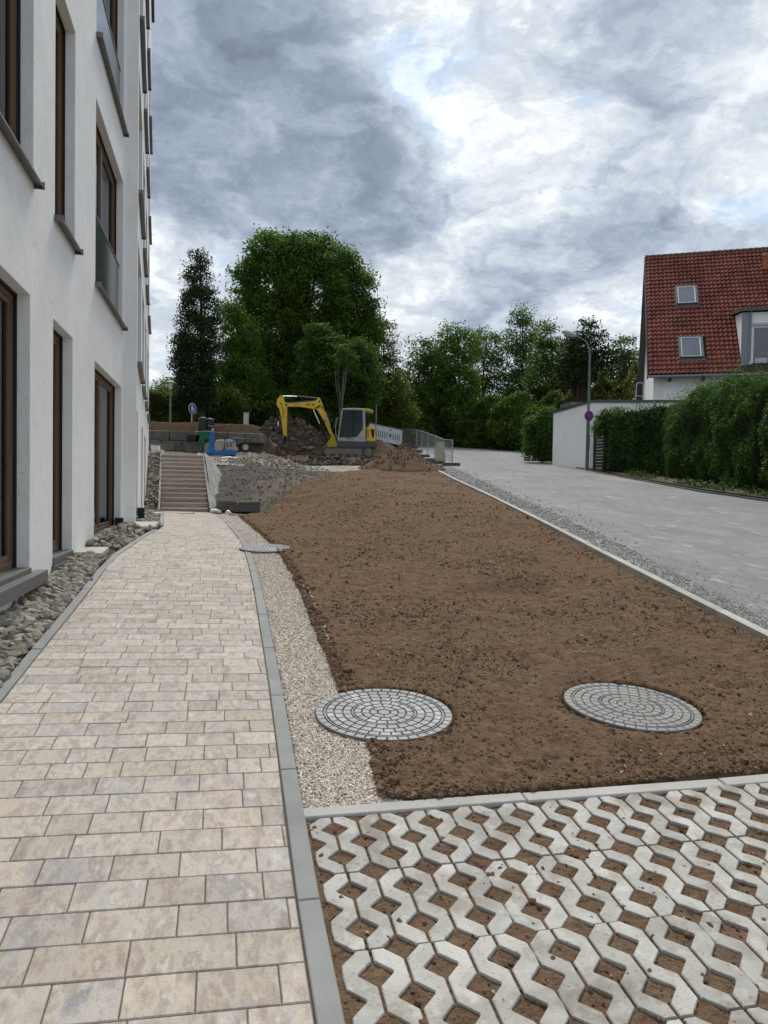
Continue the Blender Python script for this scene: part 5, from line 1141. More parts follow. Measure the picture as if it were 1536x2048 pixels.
# ------------------------------------------------------------------ the house with the clay roof
HO = Vector(at(1297, 750, 34.376)); HA = Vector((.874, -.486, 0)).normalized(); HB = Vector((.486, .874, 0)).normalized()
SL = math.radians(50); RL = 10.45; HW = RL*math.cos(SL); HH = RL*math.sin(SL); HL = 15.5
gz = float(T(22.5, 36)); hz = math.atan2(HA.y, HA.x)
hs_ = thing('house', 'white house with a steep red clay tile roof behind the hedges', 'house', (HO.x, HO.y, gz), hz)
E0 = HO.z-gz            # eaves height above the base
# local: x along the ridge, y away from the street, z up
wl = MB(); wi = .55
wl.prism([(wi, 0), (2*HW-wi, 0), (2*HW-wi, E0+wi*math.tan(SL)-.35), (HW, E0+HH-.35), (wi, E0+wi*math.tan(SL)-.35)], .30, HL-.3, 'yz')
wl.build('wall', M['plaster2'], hs_)
rf = MB()
def slope(mb, y0, z0, sg, a, b, th0, th1, dx=0.):
    """slab along a roof slope, sg +1 front, -1 back"""
    c, s_ = math.cos(SL), math.sin(SL); P_ = []
    for t_, h in ((a, th0), (b, th0), (b, th1), (a, th1)): P_.append((y0+sg*(t_*c-h*s_), z0+t_*s_+h*c))
    mb.prism(P_, -.02+dx, HL+.02, 'yz')
slope(rf, 0, E0, 1, -.05, RL, -.16, -.03); slope(rf, 2*HW, E0, -1, -.05, RL+.0, -.16, -.03)
rfo = rf.build('roof', M['underlay'], hs_)
bk = MB(); slope(bk, 2*HW, E0, -1, -.05, RL, -.02, .05); bk.build('back_tiling', M['tile'], rfo)
vg = MB()
for y0, sg in ((0, 1), (2*HW, -1)):
    c, s_ = math.cos(SL), math.sin(SL); P_ = []
    for t_, h in ((-.06, -.24), (RL, -.24), (RL, .05), (-.06, .05)): P_.append((y0+sg*(t_*c-h*s_), E0+t_*s_+h*c))
    vg.prism(P_, -.075, -.025, 'yz')
vg.build('bargeboard', M['bargeboard'], rfo)
sf = MB(); slope(sf, 2*HW, E0, -1, -.05, RL-.1, -.30, -.17, .0); sf2 = sf.build('soffit', M['bargeboard'], rfo)
gt = MB(); gt.box((-.05, -.17, E0-.16), (HL, -.02, E0-.05)); gt.build('gutter', M['zinc'], rfo, bevel=.02)
for x in (1.0, 2.6, 4.2, 5.8): MB().box((x, -.02, E0-.30), (x+.10, .55, E0-.17)).build('rafter_end', M['underlay'], rfo)
MB().box((.28, .48, .0), (.62, .545, E0+.3)).build('corner_strip', M['white_sign'], hs_)
# pantiles
TW, TC = .2185, .3493; nx = int(HL/TW); ny = 30
prof = [(-.5, .0), (-.40, -.008), (-.22, -.006), (-.05, .022), (.12, .056), (.28, .058), (.43, .022), (.505, .004)]
def tile_geo():
    V = []; L_ = TC+.045
    for y_, dz in ((0, .078), (L_, .006)):
        V += [(x*TW, y_, z+dz) for x, z in prof]
    n = len(prof); V += [(x*TW, .035, z+.078-.058) for x, z in prof]
    Fc = [(i, i+1, n+i+1, n+i) for i in range(n-1)]+[(2*n+i, 2*n+i+1, i+1, i) for i in range(n-1)]
    return V, Fc
TV, TF = tile_geo(); tme = bpy.data.meshes.new('roof_tile'); tme.from_pydata(TV, [], TF); tme.materials.append(M['tile'])
for p_ in tme.polygons: p_.use_smooth = False
SM = Matrix(((1, 0, 0, 0), (0, math.cos(SL), -math.sin(SL), 0), (0, math.sin(SL), math.cos(SL), E0), (0, 0, 0, 1)))   # slope space -> house space
holes = [(1.50, 2.68, 5.60, 7.30), (1.50, 2.72, 1.10, 2.85)]
DX0, DX1, DS1 = 4.30, 9.2, 4.72
def in_dormer(x, s): return DX0-.02 < x < DX1 and s < DS1-.05
tl = []
for j in range(ny):
    for i in range(nx):
        x = (i+.5)*TW; s = j*TC
        if any(a-.05 < x < b+.05 and c-.22 < s < d-.1 for a, b, c, d in holes) or in_dormer(x, s): continue
        tl.append((x, s))
hm = Matrix.Translation(hs_.location) @ Matrix.Rotation(hz, 4, 'Z')
def seen(x, s):
    w_ = hm @ SM @ Vector((x, s, 0)); d = Vector(w_)-Vector(CP); z_ = d.dot(Vector(CF)); px = 768+FPX*d.dot(Vector(CR))/z_
    return (0 if px < 1545 else 100)+z_+(0 if s > .6 else 5)
tl.sort(key=lambda q_: seen(*q_)); far = []
def tile_m(x, s):
    return SM @ Matrix.Translation((x, s-.01, random.gauss(0, .0025))) @ Matrix.Rotation(random.gauss(0, .012), 4, 'Z') @ Matrix.Rotation(random.gauss(0, .008), 4, 'X')
for k, (x, s) in enumerate(tl):
    m_ = tile_m(x, s)
    if k < 300: o = link('tile', tme, rfo); o.matrix_basis = m_
    else: far.append(m_)
A = np.array(TV); B = np.array([np.array(m_) for m_ in far]); Vv = np.einsum('nij,vj->nvi', B[:, :3, :3], A)+B[:, None, :3, 3]
Ff = (np.array(TF)[None]+(np.arange(len(far))*len(A))[:, None, None]).reshape(-1, 4)
prop(link('roof_tiling', npmesh('roof_tiling', Vv.reshape(-1, 3), Ff, M['tile']), rfo), kind='stuff')
for i in range(int(HL/.33)):
    mb = MB(); mb.tube([(i*.33-.03, 0, .02), (i*.33+.33, 0, 0)], [.125, .11], 10); mb.build('ridge_tile', M['tile_ridge'], rfo, (0, HW, E0+HH+.01))
def skylight(a, b, c, d):
    t = MB(); w = .13
    for lo, hi in (((a, c, 0), (a+w, d, .12)), ((b-w, c, 0), (b, d, .12)), ((a+w, d-w*.9, 0), (b-w, d, .12)), ((a+w, c, 0), (b-w, c+w, .10))): t.box(lo, hi)
    o = t.build('skylight', M['flashing'], rfo, bevel=.015); o.matrix_basis = SM
    MB().box((a+.05, c-.0, .121), (b-.05, c+.07, .15)).build('hood', M['rubber'], o)
    f = MB(); p0 = a+w+.004; p1 = b-w-.004; q0 = c+w+.004; q1 = d-w*.9-.004
    for lo, hi in (((p0, q0, .05), (p0+.035, q1, .125)), ((p1-.05, q0, .05), (p1, q1, .125)), ((p0+.035, q1-.03, .05), (p1-.05, q1, .125)), ((p0+.035, q0, .05), (p1-.05, q0+.03, .125))): f.box(lo, hi)
    f.build('sash', M['white_plastic'], o); MB().box((p0+.035, q0+.03, .08), (p1-.05, q1-.03, .095)).build('pane', M['glass_pale'], o)
    MB().box((a-.02, c-.16, .045), (b+.02, c-.002, .065)).build('apron', M['flashing'], o, bevel=.005)
for h in holes: skylight(*h)
# dormer
zt = E0+DS1*math.sin(SL)-.15; yt = DS1*math.cos(SL); zs = E0+3.95*math.sin(SL); ys_ = 3.95*math.cos(SL)
yf = .42; sy_ = (zs-E0)
dm = MB(); x0 = DX0+.10
dm.prism([(yf, E0-.35), (yf, E0+3.06), (yt, zt), (yt+.2, zt-.3), (.3, E0-.35)], x0, x0+.16, 'yz')
dmo = dm.build('dormer', M['plaster2'], hs_)
fr_ = MB(); W0, W1 = 4.86, 7.9
fr_.box((x0+.17, yf, E0-.35), (W0, yf+.2, E0+3.04)); fr_.box((W1, yf, E0-.35), (DX1, yf+.2, E0+3.04)); fr_.box((W0, yf, E0+2.50), (W1, yf+.2, E0+3.04)); fr_.box((W0, yf, E0-.35), (W1, yf+.2, E0-.05))
fr_.build('front_wall', M['plaster2'], dmo)
dr = MB(); dr.raw([(x0-.18, yf-.22, E0+3.08), (DX1, yf-.22, E0+3.08), (DX1, yt+.1, zt+.08), (x0-.18, yt+.1, zt+.08), (x0-.18, yf-.22, E0+3.24), (DX1, yf-.22, E0+3.24), (DX1, yt+.1, zt+.20), (x0-.18, yt+.1, zt+.20)], [(0, 3, 2, 1), (4, 5, 6, 7), (0, 1, 5, 4), (1, 2, 6, 5), (2, 3, 7, 6), (3, 0, 4, 7)])
dr.build('dormer_roof', M['coping'], dmo)
dw = MB(); dw.box((W0, yf+.05, E0-.04), (W0+.09, yf+.12, E0+2.36)); dw.box((W0+.09, yf+.05, E0+2.27), (W1, yf+.12, E0+2.36)); dw.box((W0+.80, yf+.05, E0-.04), (W0+1.02, yf+.12, E0+2.265)); dw.box((W0+1.75, yf+.05, E0-.04), (W0+1.95, yf+.12, E0+2.265)); dw.box((W0+.09, yf+.05, E0-.04), (W0+.8, yf+.12, E0+.04))
dwo = dw.build('window', M['white_plastic'], dmo, bevel=.006)
# thing > dormer > window is the deepest level, so the panes sit beside the window under the dormer
for p0, p1 in ((W0+.09, W0+.80), (W0+1.02, W0+1.75), (W0+1.95, W1)): MB().box((p0+.003, yf+.075, E0+.042), (p1-.003, yf+.09, E0+2.262)).build('pane', M['glass_dark'], dmo)
MB().box((W0+.01, yf-.02, E0+2.37), (W1-.01, yf+.10, E0+2.495)).build('shutter_box', M['lamp_grey'], dmo)
MB().box((W0+.17, yf+.06, E0+.05), (W0+.73, yf+.073, E0+.78)).build('white_sheet', M['sheet_white'], dmo)
rl = MB()
for z in (.02, -.12, .0+.30): rl.box((W0-.12, yf-.10, E0+z), (W1, yf-.065, E0+z+.035))
rl.build('railing', M['steel'], dmo)
cor = MB(); cor.box((x0-.03, yf-.06, E0-.35), (x0+.30, yf-.002, E0+3.05)); cor.build('corner_cladding', M['zinc'], dmo)
dp = MB(); dp.tube([(x0+.36, yf-.12, E0+3.05), (x0+.36, yf-.12, E0+.62), (x0+.26, yf-.22, E0+.45), (x0-.02, yf-.42, E0+.36), (x0-.2, yf-.5, E0+.30)], .05, 10); dp.build('downpipe', M['zinc'], dmo)
vp = MB(); vp.lathe([(.16, -.1), (.13, .25), (.10, .3), (.10, .62), (.15, .66), (.15, .74), (.06, .86)], 14); o = vp.build('vent_pipe', M['terracotta'], rfo); o.matrix_basis = SM @ Matrix.Translation((6.25, 8.55, .04)) @ Matrix.Rotation(SL, 4, 'X').inverted()

# ------------------------------------------------------------------ garage
g1 = Vector(at(1183, 800, 30.8)); g2 = Vector(at(1107, 826, 35.7)); g3 = Vector(at(1300, 798, 29.9)); ztop = g1.z
ga = thing('garage', 'low white rendered garage with dark coping behind the street lamp', 'garage', (g1.x, g1.y, float(T(g1.x, g1.y))-.2)); b0 = ga.location
u = Vector((g2.x-g1.x, g2.y-g1.y, 0)); v = Vector((g3.x-g1.x, g3.y-g1.y, 0)); Lv = v.length; v.normalize(); v = v*7.5
H_ = ztop-b0.z
pts = [Vector((0, 0, 0)), v, v+u, u]; mb = MB(); mb.prism([(p_.x, p_.y) for p_ in pts], 0, H_-.12, 'xy'); mb.build('wall', M['plaster2'], ga)
cp_ = MB(); q_ = [(p_.x, p_.y) for p_ in pts]; q2 = inset(q_ if area(q_) > 0 else q_[::-1], -.05); cp_.prism(q2, H_-.118, H_, 'xy'); cp_.build('coping', M['coping'], ga)
mb = MB(); uu = u.normalized(); mb.box((u.x*.45, u.y*.45+.2, H_), (u.x*.45+.9, u.y*.45+1.4, H_+.20)); mb.build('roof_box', M['flashing'], ga)
mb = MB(); vv = v.normalized()
for k, d_ in enumerate((1.95, 2.07)): mb.tube([tuple(vv*(d_+.02)+Vector((0, -.06, H_-.02))), tuple(vv*d_+Vector((0, -.05, H_-.5))), tuple(vv*(d_-.04)+Vector((0, -.05, H_-1.2)))], .010, 5)
mb.build('cable', M['rubber'], ga)
lt = at(1291, 800, 31.5); ld = thing('ladder', 'light metal ladder top standing on the garage roof by the gable', 'ladder', (at(1270, 798, 31.5)[0], 31.5, ztop+.0)); hgt = at(1285, 766, 31.5)[2]-ztop
wdt = at(1286, 798, 31.5)[0]-at(1270, 798, 31.5)[0]
MB().tube([(0, 0, 0), (.06, 0, hgt*.9), (.12, 0, hgt), (wdt-.06, 0, hgt), (wdt, 0, hgt*.9), (wdt, 0, 0)], .022, 8).build('side_rail', M['lamp_grey'], ld)
for z in (.05, hgt*.38): MB().tube([(.0, 0, z), (wdt, 0, z)], .02, 6).build('rung', M['lamp_grey'], ld)

# ------------------------------------------------------------------ wooden fence under the ivy
fa = Vector(at(1188, 950, 29.9)); fb = Vector(at(1330, 975, 25.5)); wf = thing('wooden_fence', 'weathered dark slatted wooden fence under the ivy', 'fence', (fa.x, fa.y, float(T(fa.x, fa.y)))); d_ = Vector((fb.x-fa.x, fb.y-fa.y, 0)); L = d_.length; d_.normalize()
fang = math.atan2(d_.y, d_.x); nf = 3
slm = MB().box((0, -.012, -.055), (L/nf-.1, .012, .055)).build('slat', M['wood_dark'], wf, (0, 0, .2)); slm.rotation_euler = (0, 0, fang)
zf = lambda t_: float(T(fa.x+d_.x*t_, fa.y+d_.y*t_))-wf.location.z
first = True
for p_ in range(nf):
    for k in range(14):
        o = slm if first else link('slat', slm.data, wf); first = False
        t_ = p_*L/nf+.06; o.location = (d_.x*t_, d_.y*t_, zf(t_)+.22+k*.135); o.rotation_euler = (random.gauss(.25, .06), -(.02 if p_ else -.01)+random.gauss(0, .012)-0, fang)
for p_ in range(nf+1): t_ = p_*L/nf; MB().box((-.045, -.045, 0), (.045, .045, 2.15)).build('post', M['wood_dark'], wf, (d_.x*t_, d_.y*t_, zf(t_)), (0, 0, fang))

# ------------------------------------------------------------------ vegetation
def leaves(P, size, aspect=.62, flat=.35, droop=0.):
    """two-triangle leaf quads (rhombic) at points P"""
    n = len(P); s = size*RNG.uniform(.6, 1.25, n)
    nrm = RNG.normal(0, 1, (n, 3)); nrm[:, 2] = np.abs(nrm[:, 2])+flat; nrm /= np.linalg.norm(nrm, axis=1, keepdims=True)
    a = RNG.normal(0, 1, (n, 3)); a[:, 2] -= droop; u_ = a-nrm*np.sum(a*nrm, 1, keepdims=True); u_ /= np.linalg.norm(u_, axis=1, keepdims=True); v_ = np.cross(nrm, u_)
    s = s[:, None]; w_ = s*aspect
    V = np.stack([P-u_*s*.5, P+v_*w_*.5-nrm*s*.06, P+u_*s*.5, P-v_*w_*.5-nrm*s*.06], 1).reshape(-1, 3)
    return V, np.arange(4*n).reshape(n, 4)
def crown_points(blobs, ncl, per, cl, seed=0, shell=.55, ztrim=None):
    """clump centres through ellipsoid lobes, denser near their outsides, then leaves round each clump"""
    vol = np.array([b_[3]*b_[4]*b_[5] for b_ in blobs])**.75; k = RNG.choice(len(blobs), ncl, p=vol/vol.sum()); B_ = np.array([b_[:6] for b_ in blobs])[k]
    d = RNG.normal(0, 1, (ncl, 3)); d /= np.linalg.norm(d, axis=1, keepdims=True); r = RNG.uniform(shell, 1.0, ncl)**.6
    r *= 1+.5*fbm(d[:, 0]*1.7+B_[:, 0]*.7+d[:, 2]*2.1+seed, d[:, 1]*1.7+B_[:, 2]*.7-d[:, 2]*1.3, 3, 55)+.05*RNG.normal(0, 1, ncl)
    C_ = B_[:, :3]+d*B_[:, 3:6]*r[:, None]
    num = np.maximum(1, RNG.poisson(per, ncl)); P = np.repeat(C_, num, 0)
    cs = np.repeat(cl*RNG.uniform(.6, 1.4, ncl), num)
    off = np.clip(RNG.normal(0, 1, (len(P), 3)), -1.5, 1.5)*cs[:, None]*np.array([1.15, 1.15, .62]); P = P+off
    return P, C_
def tree(name, label, cat, base, blobs, ncl, per, cl, size, m, trunk=(.2, None), bark='bark', limbs=10, group=None, flat=.35, droop=0., shell=.55, lean=(0, 0), trunk_top=None):
    t = thing(name, label, cat, base, group=group); bx, by, bz = base
    L_ = [(b_[0]-bx, b_[1]-by, b_[2]-bz, b_[3], b_[4], b_[5]) for b_ in blobs]
    P, C_ = crown_points(L_, ncl, per, cl, shell=shell); P[:, 2] = np.maximum(P[:, 2], .12)
    V, Fc = leaves(P, size, flat=flat, droop=droop); link('crown', npmesh('crown', V, Fc, m), t)
    top = max(b_[2]+b_[5]*.5 for b_ in L_) if trunk_top is None else trunk_top
    cx = np.mean([b_[0] for b_ in L_]); r0 = trunk[0]; mb = MB(); pts = []; n = 7
    for i in range(n): f = i/(n-1); pts.append((cx*f*f+lean[0]*f+random.gauss(0, r0*.25)*(i > 0), lean[1]*f+random.gauss(0, r0*.25)*(i > 0), -.2+f*top))
    mb.tube(pts, [r0*(1-.8*i/(n-1))*(1.25 if i == 0 else 1) for i in range(n)], 9)
    idx = RNG.choice(len(C_), min(limbs, len(C_)), replace=False)
    for j in idx:
        c_ = C_[j]; f = min(max((c_[2]/max(top, .1))*.55, .18), .8); i0 = int(f*(n-1)); s_ = Vector(pts[i0]); e_ = Vector(c_); mid = s_.lerp(e_, .5)+Vector((random.gauss(0, .2), random.gauss(0, .2), .25))
        mb.tube([s_, mid, e_], [r0*.38, r0*.22, r0*.08], 6, False)
    mb.build('trunk', M[bark], t); return t
def BL(lst, Y, ky=1.0):
    """lobes from the outline seen in the photograph: (px, py, rx, ry[, dY])"""
    out = []
    for l in lst:
        y = Y+(l[4] if len(l) > 4 else 0); c = at(l[0], l[1], y); k = (np.array(c)-CP)@CF/FPX
        out.append((c[0], c[1], c[2], l[2]*k, l[2]*k*ky, l[3]*k))
    return out
def gbase(px, Y): x = at(px, 900, Y)[0]; return (x, Y, float(T(x, Y)))

tree('upright_oak', 'tall narrow dark columnar tree left of the big crown', 'tree', gbase(403, 41), BL([(398, 522, 15, 22), (397, 560, 24, 36), (395, 610, 31, 46), (394, 665, 37, 48), (392, 720, 42, 48), (390, 765, 42, 38), (398, 792, 32, 30), (363, 705, 20, 48), (425, 600, 9, 40), (432, 670, 12, 44)], 41), 1500, 26, .17, .115, M['leaf_dark'], (.16, None), limbs=30, flat=.0)
tree('broad_maple', 'huge broad dark green crown towering behind the digger', 'tree', gbase(600, 52), BL([(540, 508, 40, 40), (500, 560, 24, 36), (600, 515, 52, 40), (655, 528, 52, 38), (700, 575, 42, 48), (722, 625, 26, 38), (738, 660, 24, 36), (505, 620, 34, 44), (548, 585, 62, 66), (630, 590, 84, 78), (560, 670, 78, 78), (650, 680, 84, 70), (700, 690, 48, 60), (590, 760, 90, 66), (520, 740, 60, 60), (650, 780, 80, 50), (530, 474, 12, 10), (648, 482, 14, 12), (580, 482, 16, 12), (500, 520, 14, 16), (612, 480, 12, 12), (694, 520, 16, 16), (730, 562, 15, 16), (748, 612, 14, 16), (480, 548, 12, 12), (756, 655, 14, 14)], 52, .8), 4700, 34, .34, .20, M['leaf_big'], (.42, None), limbs=40, shell=.38)
tree('linden', 'lighter green leafy tree in the gap between the dark column and the broad crown', 'tree', gbase(470, 47), BL([(462, 628, 22, 26), (478, 668, 36, 40), (470, 720, 40, 46), (490, 770, 50, 46), (455, 800, 40, 42), (505, 815, 60, 38)], 47), 1250, 28, .26, .17, M['leaf_mid'], (.18, None), limbs=24)
tree('walnut_tree', 'rounded light green young tree with drooping leaves right above the digger boom', 'tree', gbase(680, 45), BL([(634, 662, 22, 16), (625, 700, 30, 26), (665, 700, 42, 34), (712, 720, 40, 40), (640, 752, 46, 34), (690, 770, 56, 36), (735, 770, 36, 44), (615, 800, 40, 24)], 45), 1050, 28, .20, .19, M['leaf_blue'], (.08, None), 'bark_pale', 4, droop=1.2)
tree('acacia', 'ragged olive green tree at the right end of the big trees', 'tree', gbase(765, 54), BL([(742, 655, 26, 30), (770, 660, 20, 20), (758, 700, 36, 34), (772, 740, 32, 36), (785, 790, 36, 40), (745, 800, 44, 50), (800, 830, 34, 30)], 54), 880, 24, .26, .17, M['leaf_olive'], (.14, None), limbs=30)
tree('slim_sapling', 'pale bare stemmed sapling rising behind the digger cab', 'tree', gbase(683, 42.5), BL([(690, 700, 16, 18), (700, 725, 16, 14), (672, 720, 12, 12)], 42.5), 60, 16, .12, .16, M['leaf_blue'], (.06, None), 'bark_pale', 10, droop=1.2, trunk_top=4.6)
# left background
tree('garden_bush', 'mid green bushes behind the park lamp', 'bush', gbase(315, 58), BL([(300, 795, 34, 22), (330, 790, 30, 22), (362, 795, 26, 22), (345, 770, 16, 12), (385, 815, 40, 26), (330, 820, 60, 26)], 58), 700, 26, .3, .17, M['leaf_mid'], (.1, None), limbs=8)
tree('beech_bush', 'yellow green bush right of the blue footpath sign', 'bush', gbase(430, 43), BL([(425, 822, 22, 26), (445, 838, 32, 20), (465, 815, 26, 30), (405, 838, 20, 16)], 43), 420, 26, .2, .15, M['leaf_olive'], (.06, None), limbs=6)
def hedge(name, label, cat, line, y_d, h, m, n, size, seed, group=None, core=True, ztop=None, sprig=.1, droop=0., bulge=.12, wob=.10):
    """line: ground points; leaves over a thick noisy body, with a dark twiggy core inside"""
    P = [Vector((a, b, 0)) for a, b in line]; t = thing(name, label, cat, (P[0].x, P[0].y, float(T(P[0].x, P[0].y))), group=group); o = t.location
    seg = [0]
    for i in range(1, len(P)): seg.append(seg[-1]+(P[i]-P[i-1]).length)
    hs = h if isinstance(h, (list, tuple)) else [h]*len(P)
    X_ = np.array([p_.x for p_ in P]); Y_ = np.array([p_.y for p_ in P])
    s = RNG.uniform(0, seg[-1], n); v_ = RNG.uniform(0, 1, n)**.85; top = RNG.random(n) < .25
    cx = np.interp(s, seg, X_); cy = np.interp(s, seg, Y_); hh = np.interp(s, seg, hs)
    i = np.clip(np.searchsorted(seg, s)-1, 0, len(P)-2); dx = X_[i+1]-X_[i]; dy = Y_[i+1]-Y_[i]; ll = np.hypot(dx, dy); nx_, ny_ = dy/ll, -dx/ll
    side = np.where(RNG.random(n) < .72, 1., -1.)
    if ((nx_*(-cx)+ny_*(-cy)).mean()) < 0: side = -side
    hv = hh*(1+wob*fbm(s*.7+seed, s*0, 4, seed)); z = np.where(top, hv*RNG.uniform(.92, 1.04, n), v_*hv)
    half = y_d/2*(1+bulge*2*fbm(s*1.1+seed, z*1.1, 4, seed+1))*np.sqrt(np.clip(1-(z/(hv*1.06))**5, .05, 1))
    off = np.where(top, RNG.uniform(-1, 1, n)*half, side*half*(1-np.abs(RNG.normal(0, .10, n)))+0)
    spr = RNG.random(n) < .12; z = z+np.where(spr & (top | (v_ > .85)), np.abs(RNG.normal(0, sprig, n)), 0)
    x = cx+nx_*off+RNG.normal(0, .03, n); y = cy+ny_*off+RNG.normal(0, .03, n); zz = T(x, y)+z+.03
    V, Fc = leaves(np.stack([x-o.x, y-o.y, zz-o.z], -1), size, droop=droop); link('leaves', npmesh('leaves', V, Fc, m), t)
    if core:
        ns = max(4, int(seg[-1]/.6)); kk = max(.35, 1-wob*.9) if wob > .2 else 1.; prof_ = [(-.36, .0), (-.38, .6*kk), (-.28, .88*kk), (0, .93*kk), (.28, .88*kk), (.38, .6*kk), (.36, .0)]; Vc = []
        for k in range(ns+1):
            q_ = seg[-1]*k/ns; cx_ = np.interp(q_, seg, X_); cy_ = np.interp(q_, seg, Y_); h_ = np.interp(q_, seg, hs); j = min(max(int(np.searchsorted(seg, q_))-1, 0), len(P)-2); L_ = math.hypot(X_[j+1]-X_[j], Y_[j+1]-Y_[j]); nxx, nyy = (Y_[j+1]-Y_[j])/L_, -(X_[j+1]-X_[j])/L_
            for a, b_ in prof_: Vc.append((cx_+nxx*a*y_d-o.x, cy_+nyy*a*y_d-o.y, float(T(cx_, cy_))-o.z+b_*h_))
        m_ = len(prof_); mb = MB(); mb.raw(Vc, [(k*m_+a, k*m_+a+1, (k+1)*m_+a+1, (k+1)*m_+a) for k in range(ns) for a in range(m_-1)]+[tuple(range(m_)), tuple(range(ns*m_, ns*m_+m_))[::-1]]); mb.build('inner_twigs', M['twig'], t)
    return t
def G1(px, Y): return (float(at(px, 900, Y)[0]), Y)
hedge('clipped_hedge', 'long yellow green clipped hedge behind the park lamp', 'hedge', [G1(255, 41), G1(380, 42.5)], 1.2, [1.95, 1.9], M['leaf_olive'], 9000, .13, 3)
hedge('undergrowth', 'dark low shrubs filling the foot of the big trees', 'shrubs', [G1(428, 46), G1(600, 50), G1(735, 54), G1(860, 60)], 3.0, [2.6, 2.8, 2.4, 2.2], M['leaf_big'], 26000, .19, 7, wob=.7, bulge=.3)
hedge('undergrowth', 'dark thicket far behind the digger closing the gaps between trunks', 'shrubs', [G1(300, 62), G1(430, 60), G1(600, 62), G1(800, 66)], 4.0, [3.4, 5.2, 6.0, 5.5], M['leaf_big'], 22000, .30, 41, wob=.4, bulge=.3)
# right-hand tree belt behind the bend of the road
right = [('grey green feathery tree left in the belt beyond the road', 'ash_tree', 62, [(850, 700, 34, 30), (835, 750, 34, 36), (870, 745, 40, 50), (850, 810, 50, 50), (830, 850, 44, 36)], 'leaf_ash', 700),
         ('tall bright topped tree second in the belt beyond the road', 'ash_tree', 60, [(905, 672, 24, 24), (930, 690, 30, 34), (895, 715, 34, 36), (915, 770, 48, 50), (920, 830, 50, 46)], 'leaf_mid', 760),
         ('rounded dark green tree in the middle of the belt beyond the road', 'ash_tree', 66, [(975, 690, 38, 34), (965, 735, 44, 46), (985, 790, 50, 48), (960, 850, 54, 40)], 'leaf_big', 640),
         ('tallest slender tree of the belt beyond the road', 'ash_tree', 64, [(1046, 632, 16, 20), (1045, 668, 30, 30), (1062, 700, 36, 36), (1030, 720, 36, 40), (1050, 780, 50, 50), (1040, 845, 54, 40)], 'leaf_ash', 860),
         ('dark tree with a forked top just left of the street lamp head', 'ash_tree', 58, [(1092, 668, 20, 30), (1105, 710, 30, 34), (1090, 760, 44, 50), (1110, 810, 44, 40)], 'leaf_big', 560),
         ('dark leafed tree poking up behind the street lamp', 'ash_tree', 48, [(1176, 650, 13, 16), (1200, 672, 13, 14), (1160, 690, 28, 26), (1205, 715, 30, 26), (1150, 740, 36, 36)], 'leaf_dark', 330),
         ('olive tree between the lamp pole and the house gable', 'ash_tree', 56, [(1150, 720, 34, 34), (1140, 770, 40, 40), (1190, 770, 40, 40), (1175, 730, 26, 26)], 'leaf_olive', 620),
         ('thin airy tree touching the gable of the house', 'ash_tree', 54, [(1248, 695, 24, 22), (1262, 730, 26, 32), (1235, 750, 28, 34), (1250, 790, 36, 26)], 'leaf_ash', 300)]
for lab, nm, Y, bl_, mt_, nc in right:
    tree(nm, lab, 'tree', gbase(bl_[-1][0], Y), BL(bl_, Y, .8), nc, 21, .34, .22, M[mt_], (.16, None), limbs=34, group='trees in the belt beyond the road bend', shell=.45)
hedge('undergrowth', 'dense dark shrubs below the tree belt beyond the road', 'shrubs', [G1(790, 60), G1(880, 60.5), G1(960, 56), G1(1040, 52), G1(1110, 49.5)], 3.0, [4.2, 4.6, 4.4, 4.0, 3.8], M['leaf_big'], 46000, .20, 17, wob=.6, bulge=.3)
hedge('undergrowth', 'shrubs closing the view between garage and tree belt', 'shrubs', [G1(1110, 52), G1(1200, 50), G1(1300, 48)], 3.0, [4.6, 5.2, 5.2], M['leaf_olive'], 20000, .18, 19, wob=.6, bulge=.3)
tree('lilac_bush', 'bright green overhanging bush at the left corner of the garage', 'bush', gbase(1085, 38), BL([(1092, 838, 22, 22), (1080, 865, 26, 28), (1068, 895, 22, 30), (1092, 900, 26, 30), (1062, 850, 12, 14)], 38), 520, 26, .15, .12, M['leaf_hedge'], (.05, None), limbs=10, droop=.5)
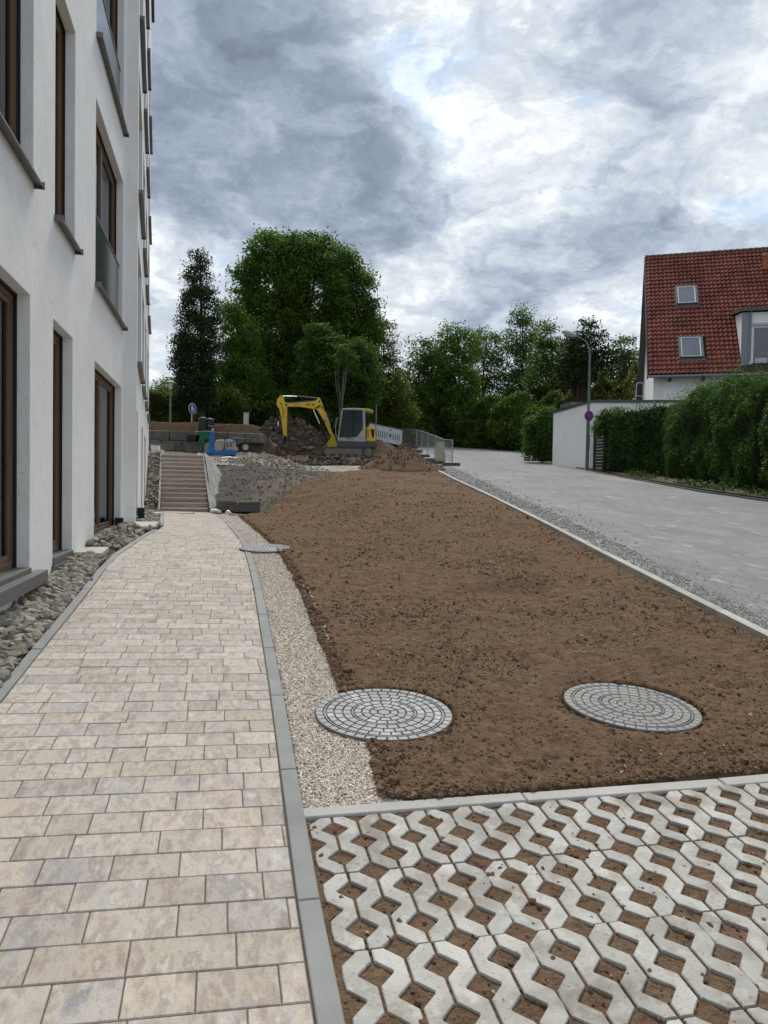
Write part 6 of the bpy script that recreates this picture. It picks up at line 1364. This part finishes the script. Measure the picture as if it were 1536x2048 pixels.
# ivy on the fence, then the big hedge
off = Vector((-.25, -.10, 0))
hedge('ivy', 'dark ivy smothering the wooden fence beside the garage', 'ivy', [(fa.x+d_.x*1.15-.18, fa.y+d_.y*1.15-.1), (fa.x+d_.x*2.6-.18, fa.y+d_.y*2.6-.1), (fb.x-.2, fb.y-.1)], .7, [2.25, 2.35, 2.45], M['leaf_ivy'], 30000, .085, 23, sprig=.16, droop=1.2, bulge=.3)
tree('ivy_mound', 'rounded ivy crown bulging over the left end of the fence', 'ivy', (fa.x+.5, fa.y-.8, float(T(fa.x+.5, fa.y-.8))), BL([(1222, 835, 26, 18), (1205, 855, 18, 18), (1235, 850, 26, 18)], 28.9), 260, 26, .10, .09, M['leaf_hedge'], (.03, None), limbs=3, droop=.8)
hl = [G1(1322, 25.5), G1(1400, 22.4), G1(1480, 19.6), G1(1536, 17.9), G1(1620, 15.6)]; hl = [(a+.6, b) for a, b in hl]; hl.append((hl[4][0]+.25, 8.5))
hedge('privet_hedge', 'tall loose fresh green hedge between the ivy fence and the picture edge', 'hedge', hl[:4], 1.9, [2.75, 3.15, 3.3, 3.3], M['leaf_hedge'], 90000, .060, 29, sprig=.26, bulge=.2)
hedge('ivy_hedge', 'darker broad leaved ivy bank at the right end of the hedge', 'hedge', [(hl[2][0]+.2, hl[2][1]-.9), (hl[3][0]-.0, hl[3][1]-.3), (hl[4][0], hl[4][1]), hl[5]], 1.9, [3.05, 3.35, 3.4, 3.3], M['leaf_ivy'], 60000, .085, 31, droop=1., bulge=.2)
Y = RNG.uniform(9, 50, 6000); X = XA_R(Y)+.08+np.abs(RNG.normal(0, .25, 6000)); k = fbm(Y*.8, Y*0, 3, 97) > .0; X, Y = X[k], Y[k]
V, Fc = leaves(np.stack([X, Y, roadz(X, Y)+.10+np.abs(RNG.normal(0, .09, len(X)))], -1), .09); o = link('verge_weeds', npmesh('verge_weeds', V, Fc, M['leaf_weed'])); prop(o, 'low weeds growing along the far kerb', kind='stuff')
X = RNG.uniform(-12, 3, 9000); Y = 36.8+np.abs(RNG.normal(0, 2.2, 9000)); V, Fc = leaves(np.stack([X, Y, T(X, Y)+.04+np.abs(RNG.normal(0, .05, len(X)))], -1), .10); o = link('grass', npmesh('grass', V, Fc, M['leaf_weed'])); prop(o, 'strip of rough grass behind the upper bank', kind='stuff')
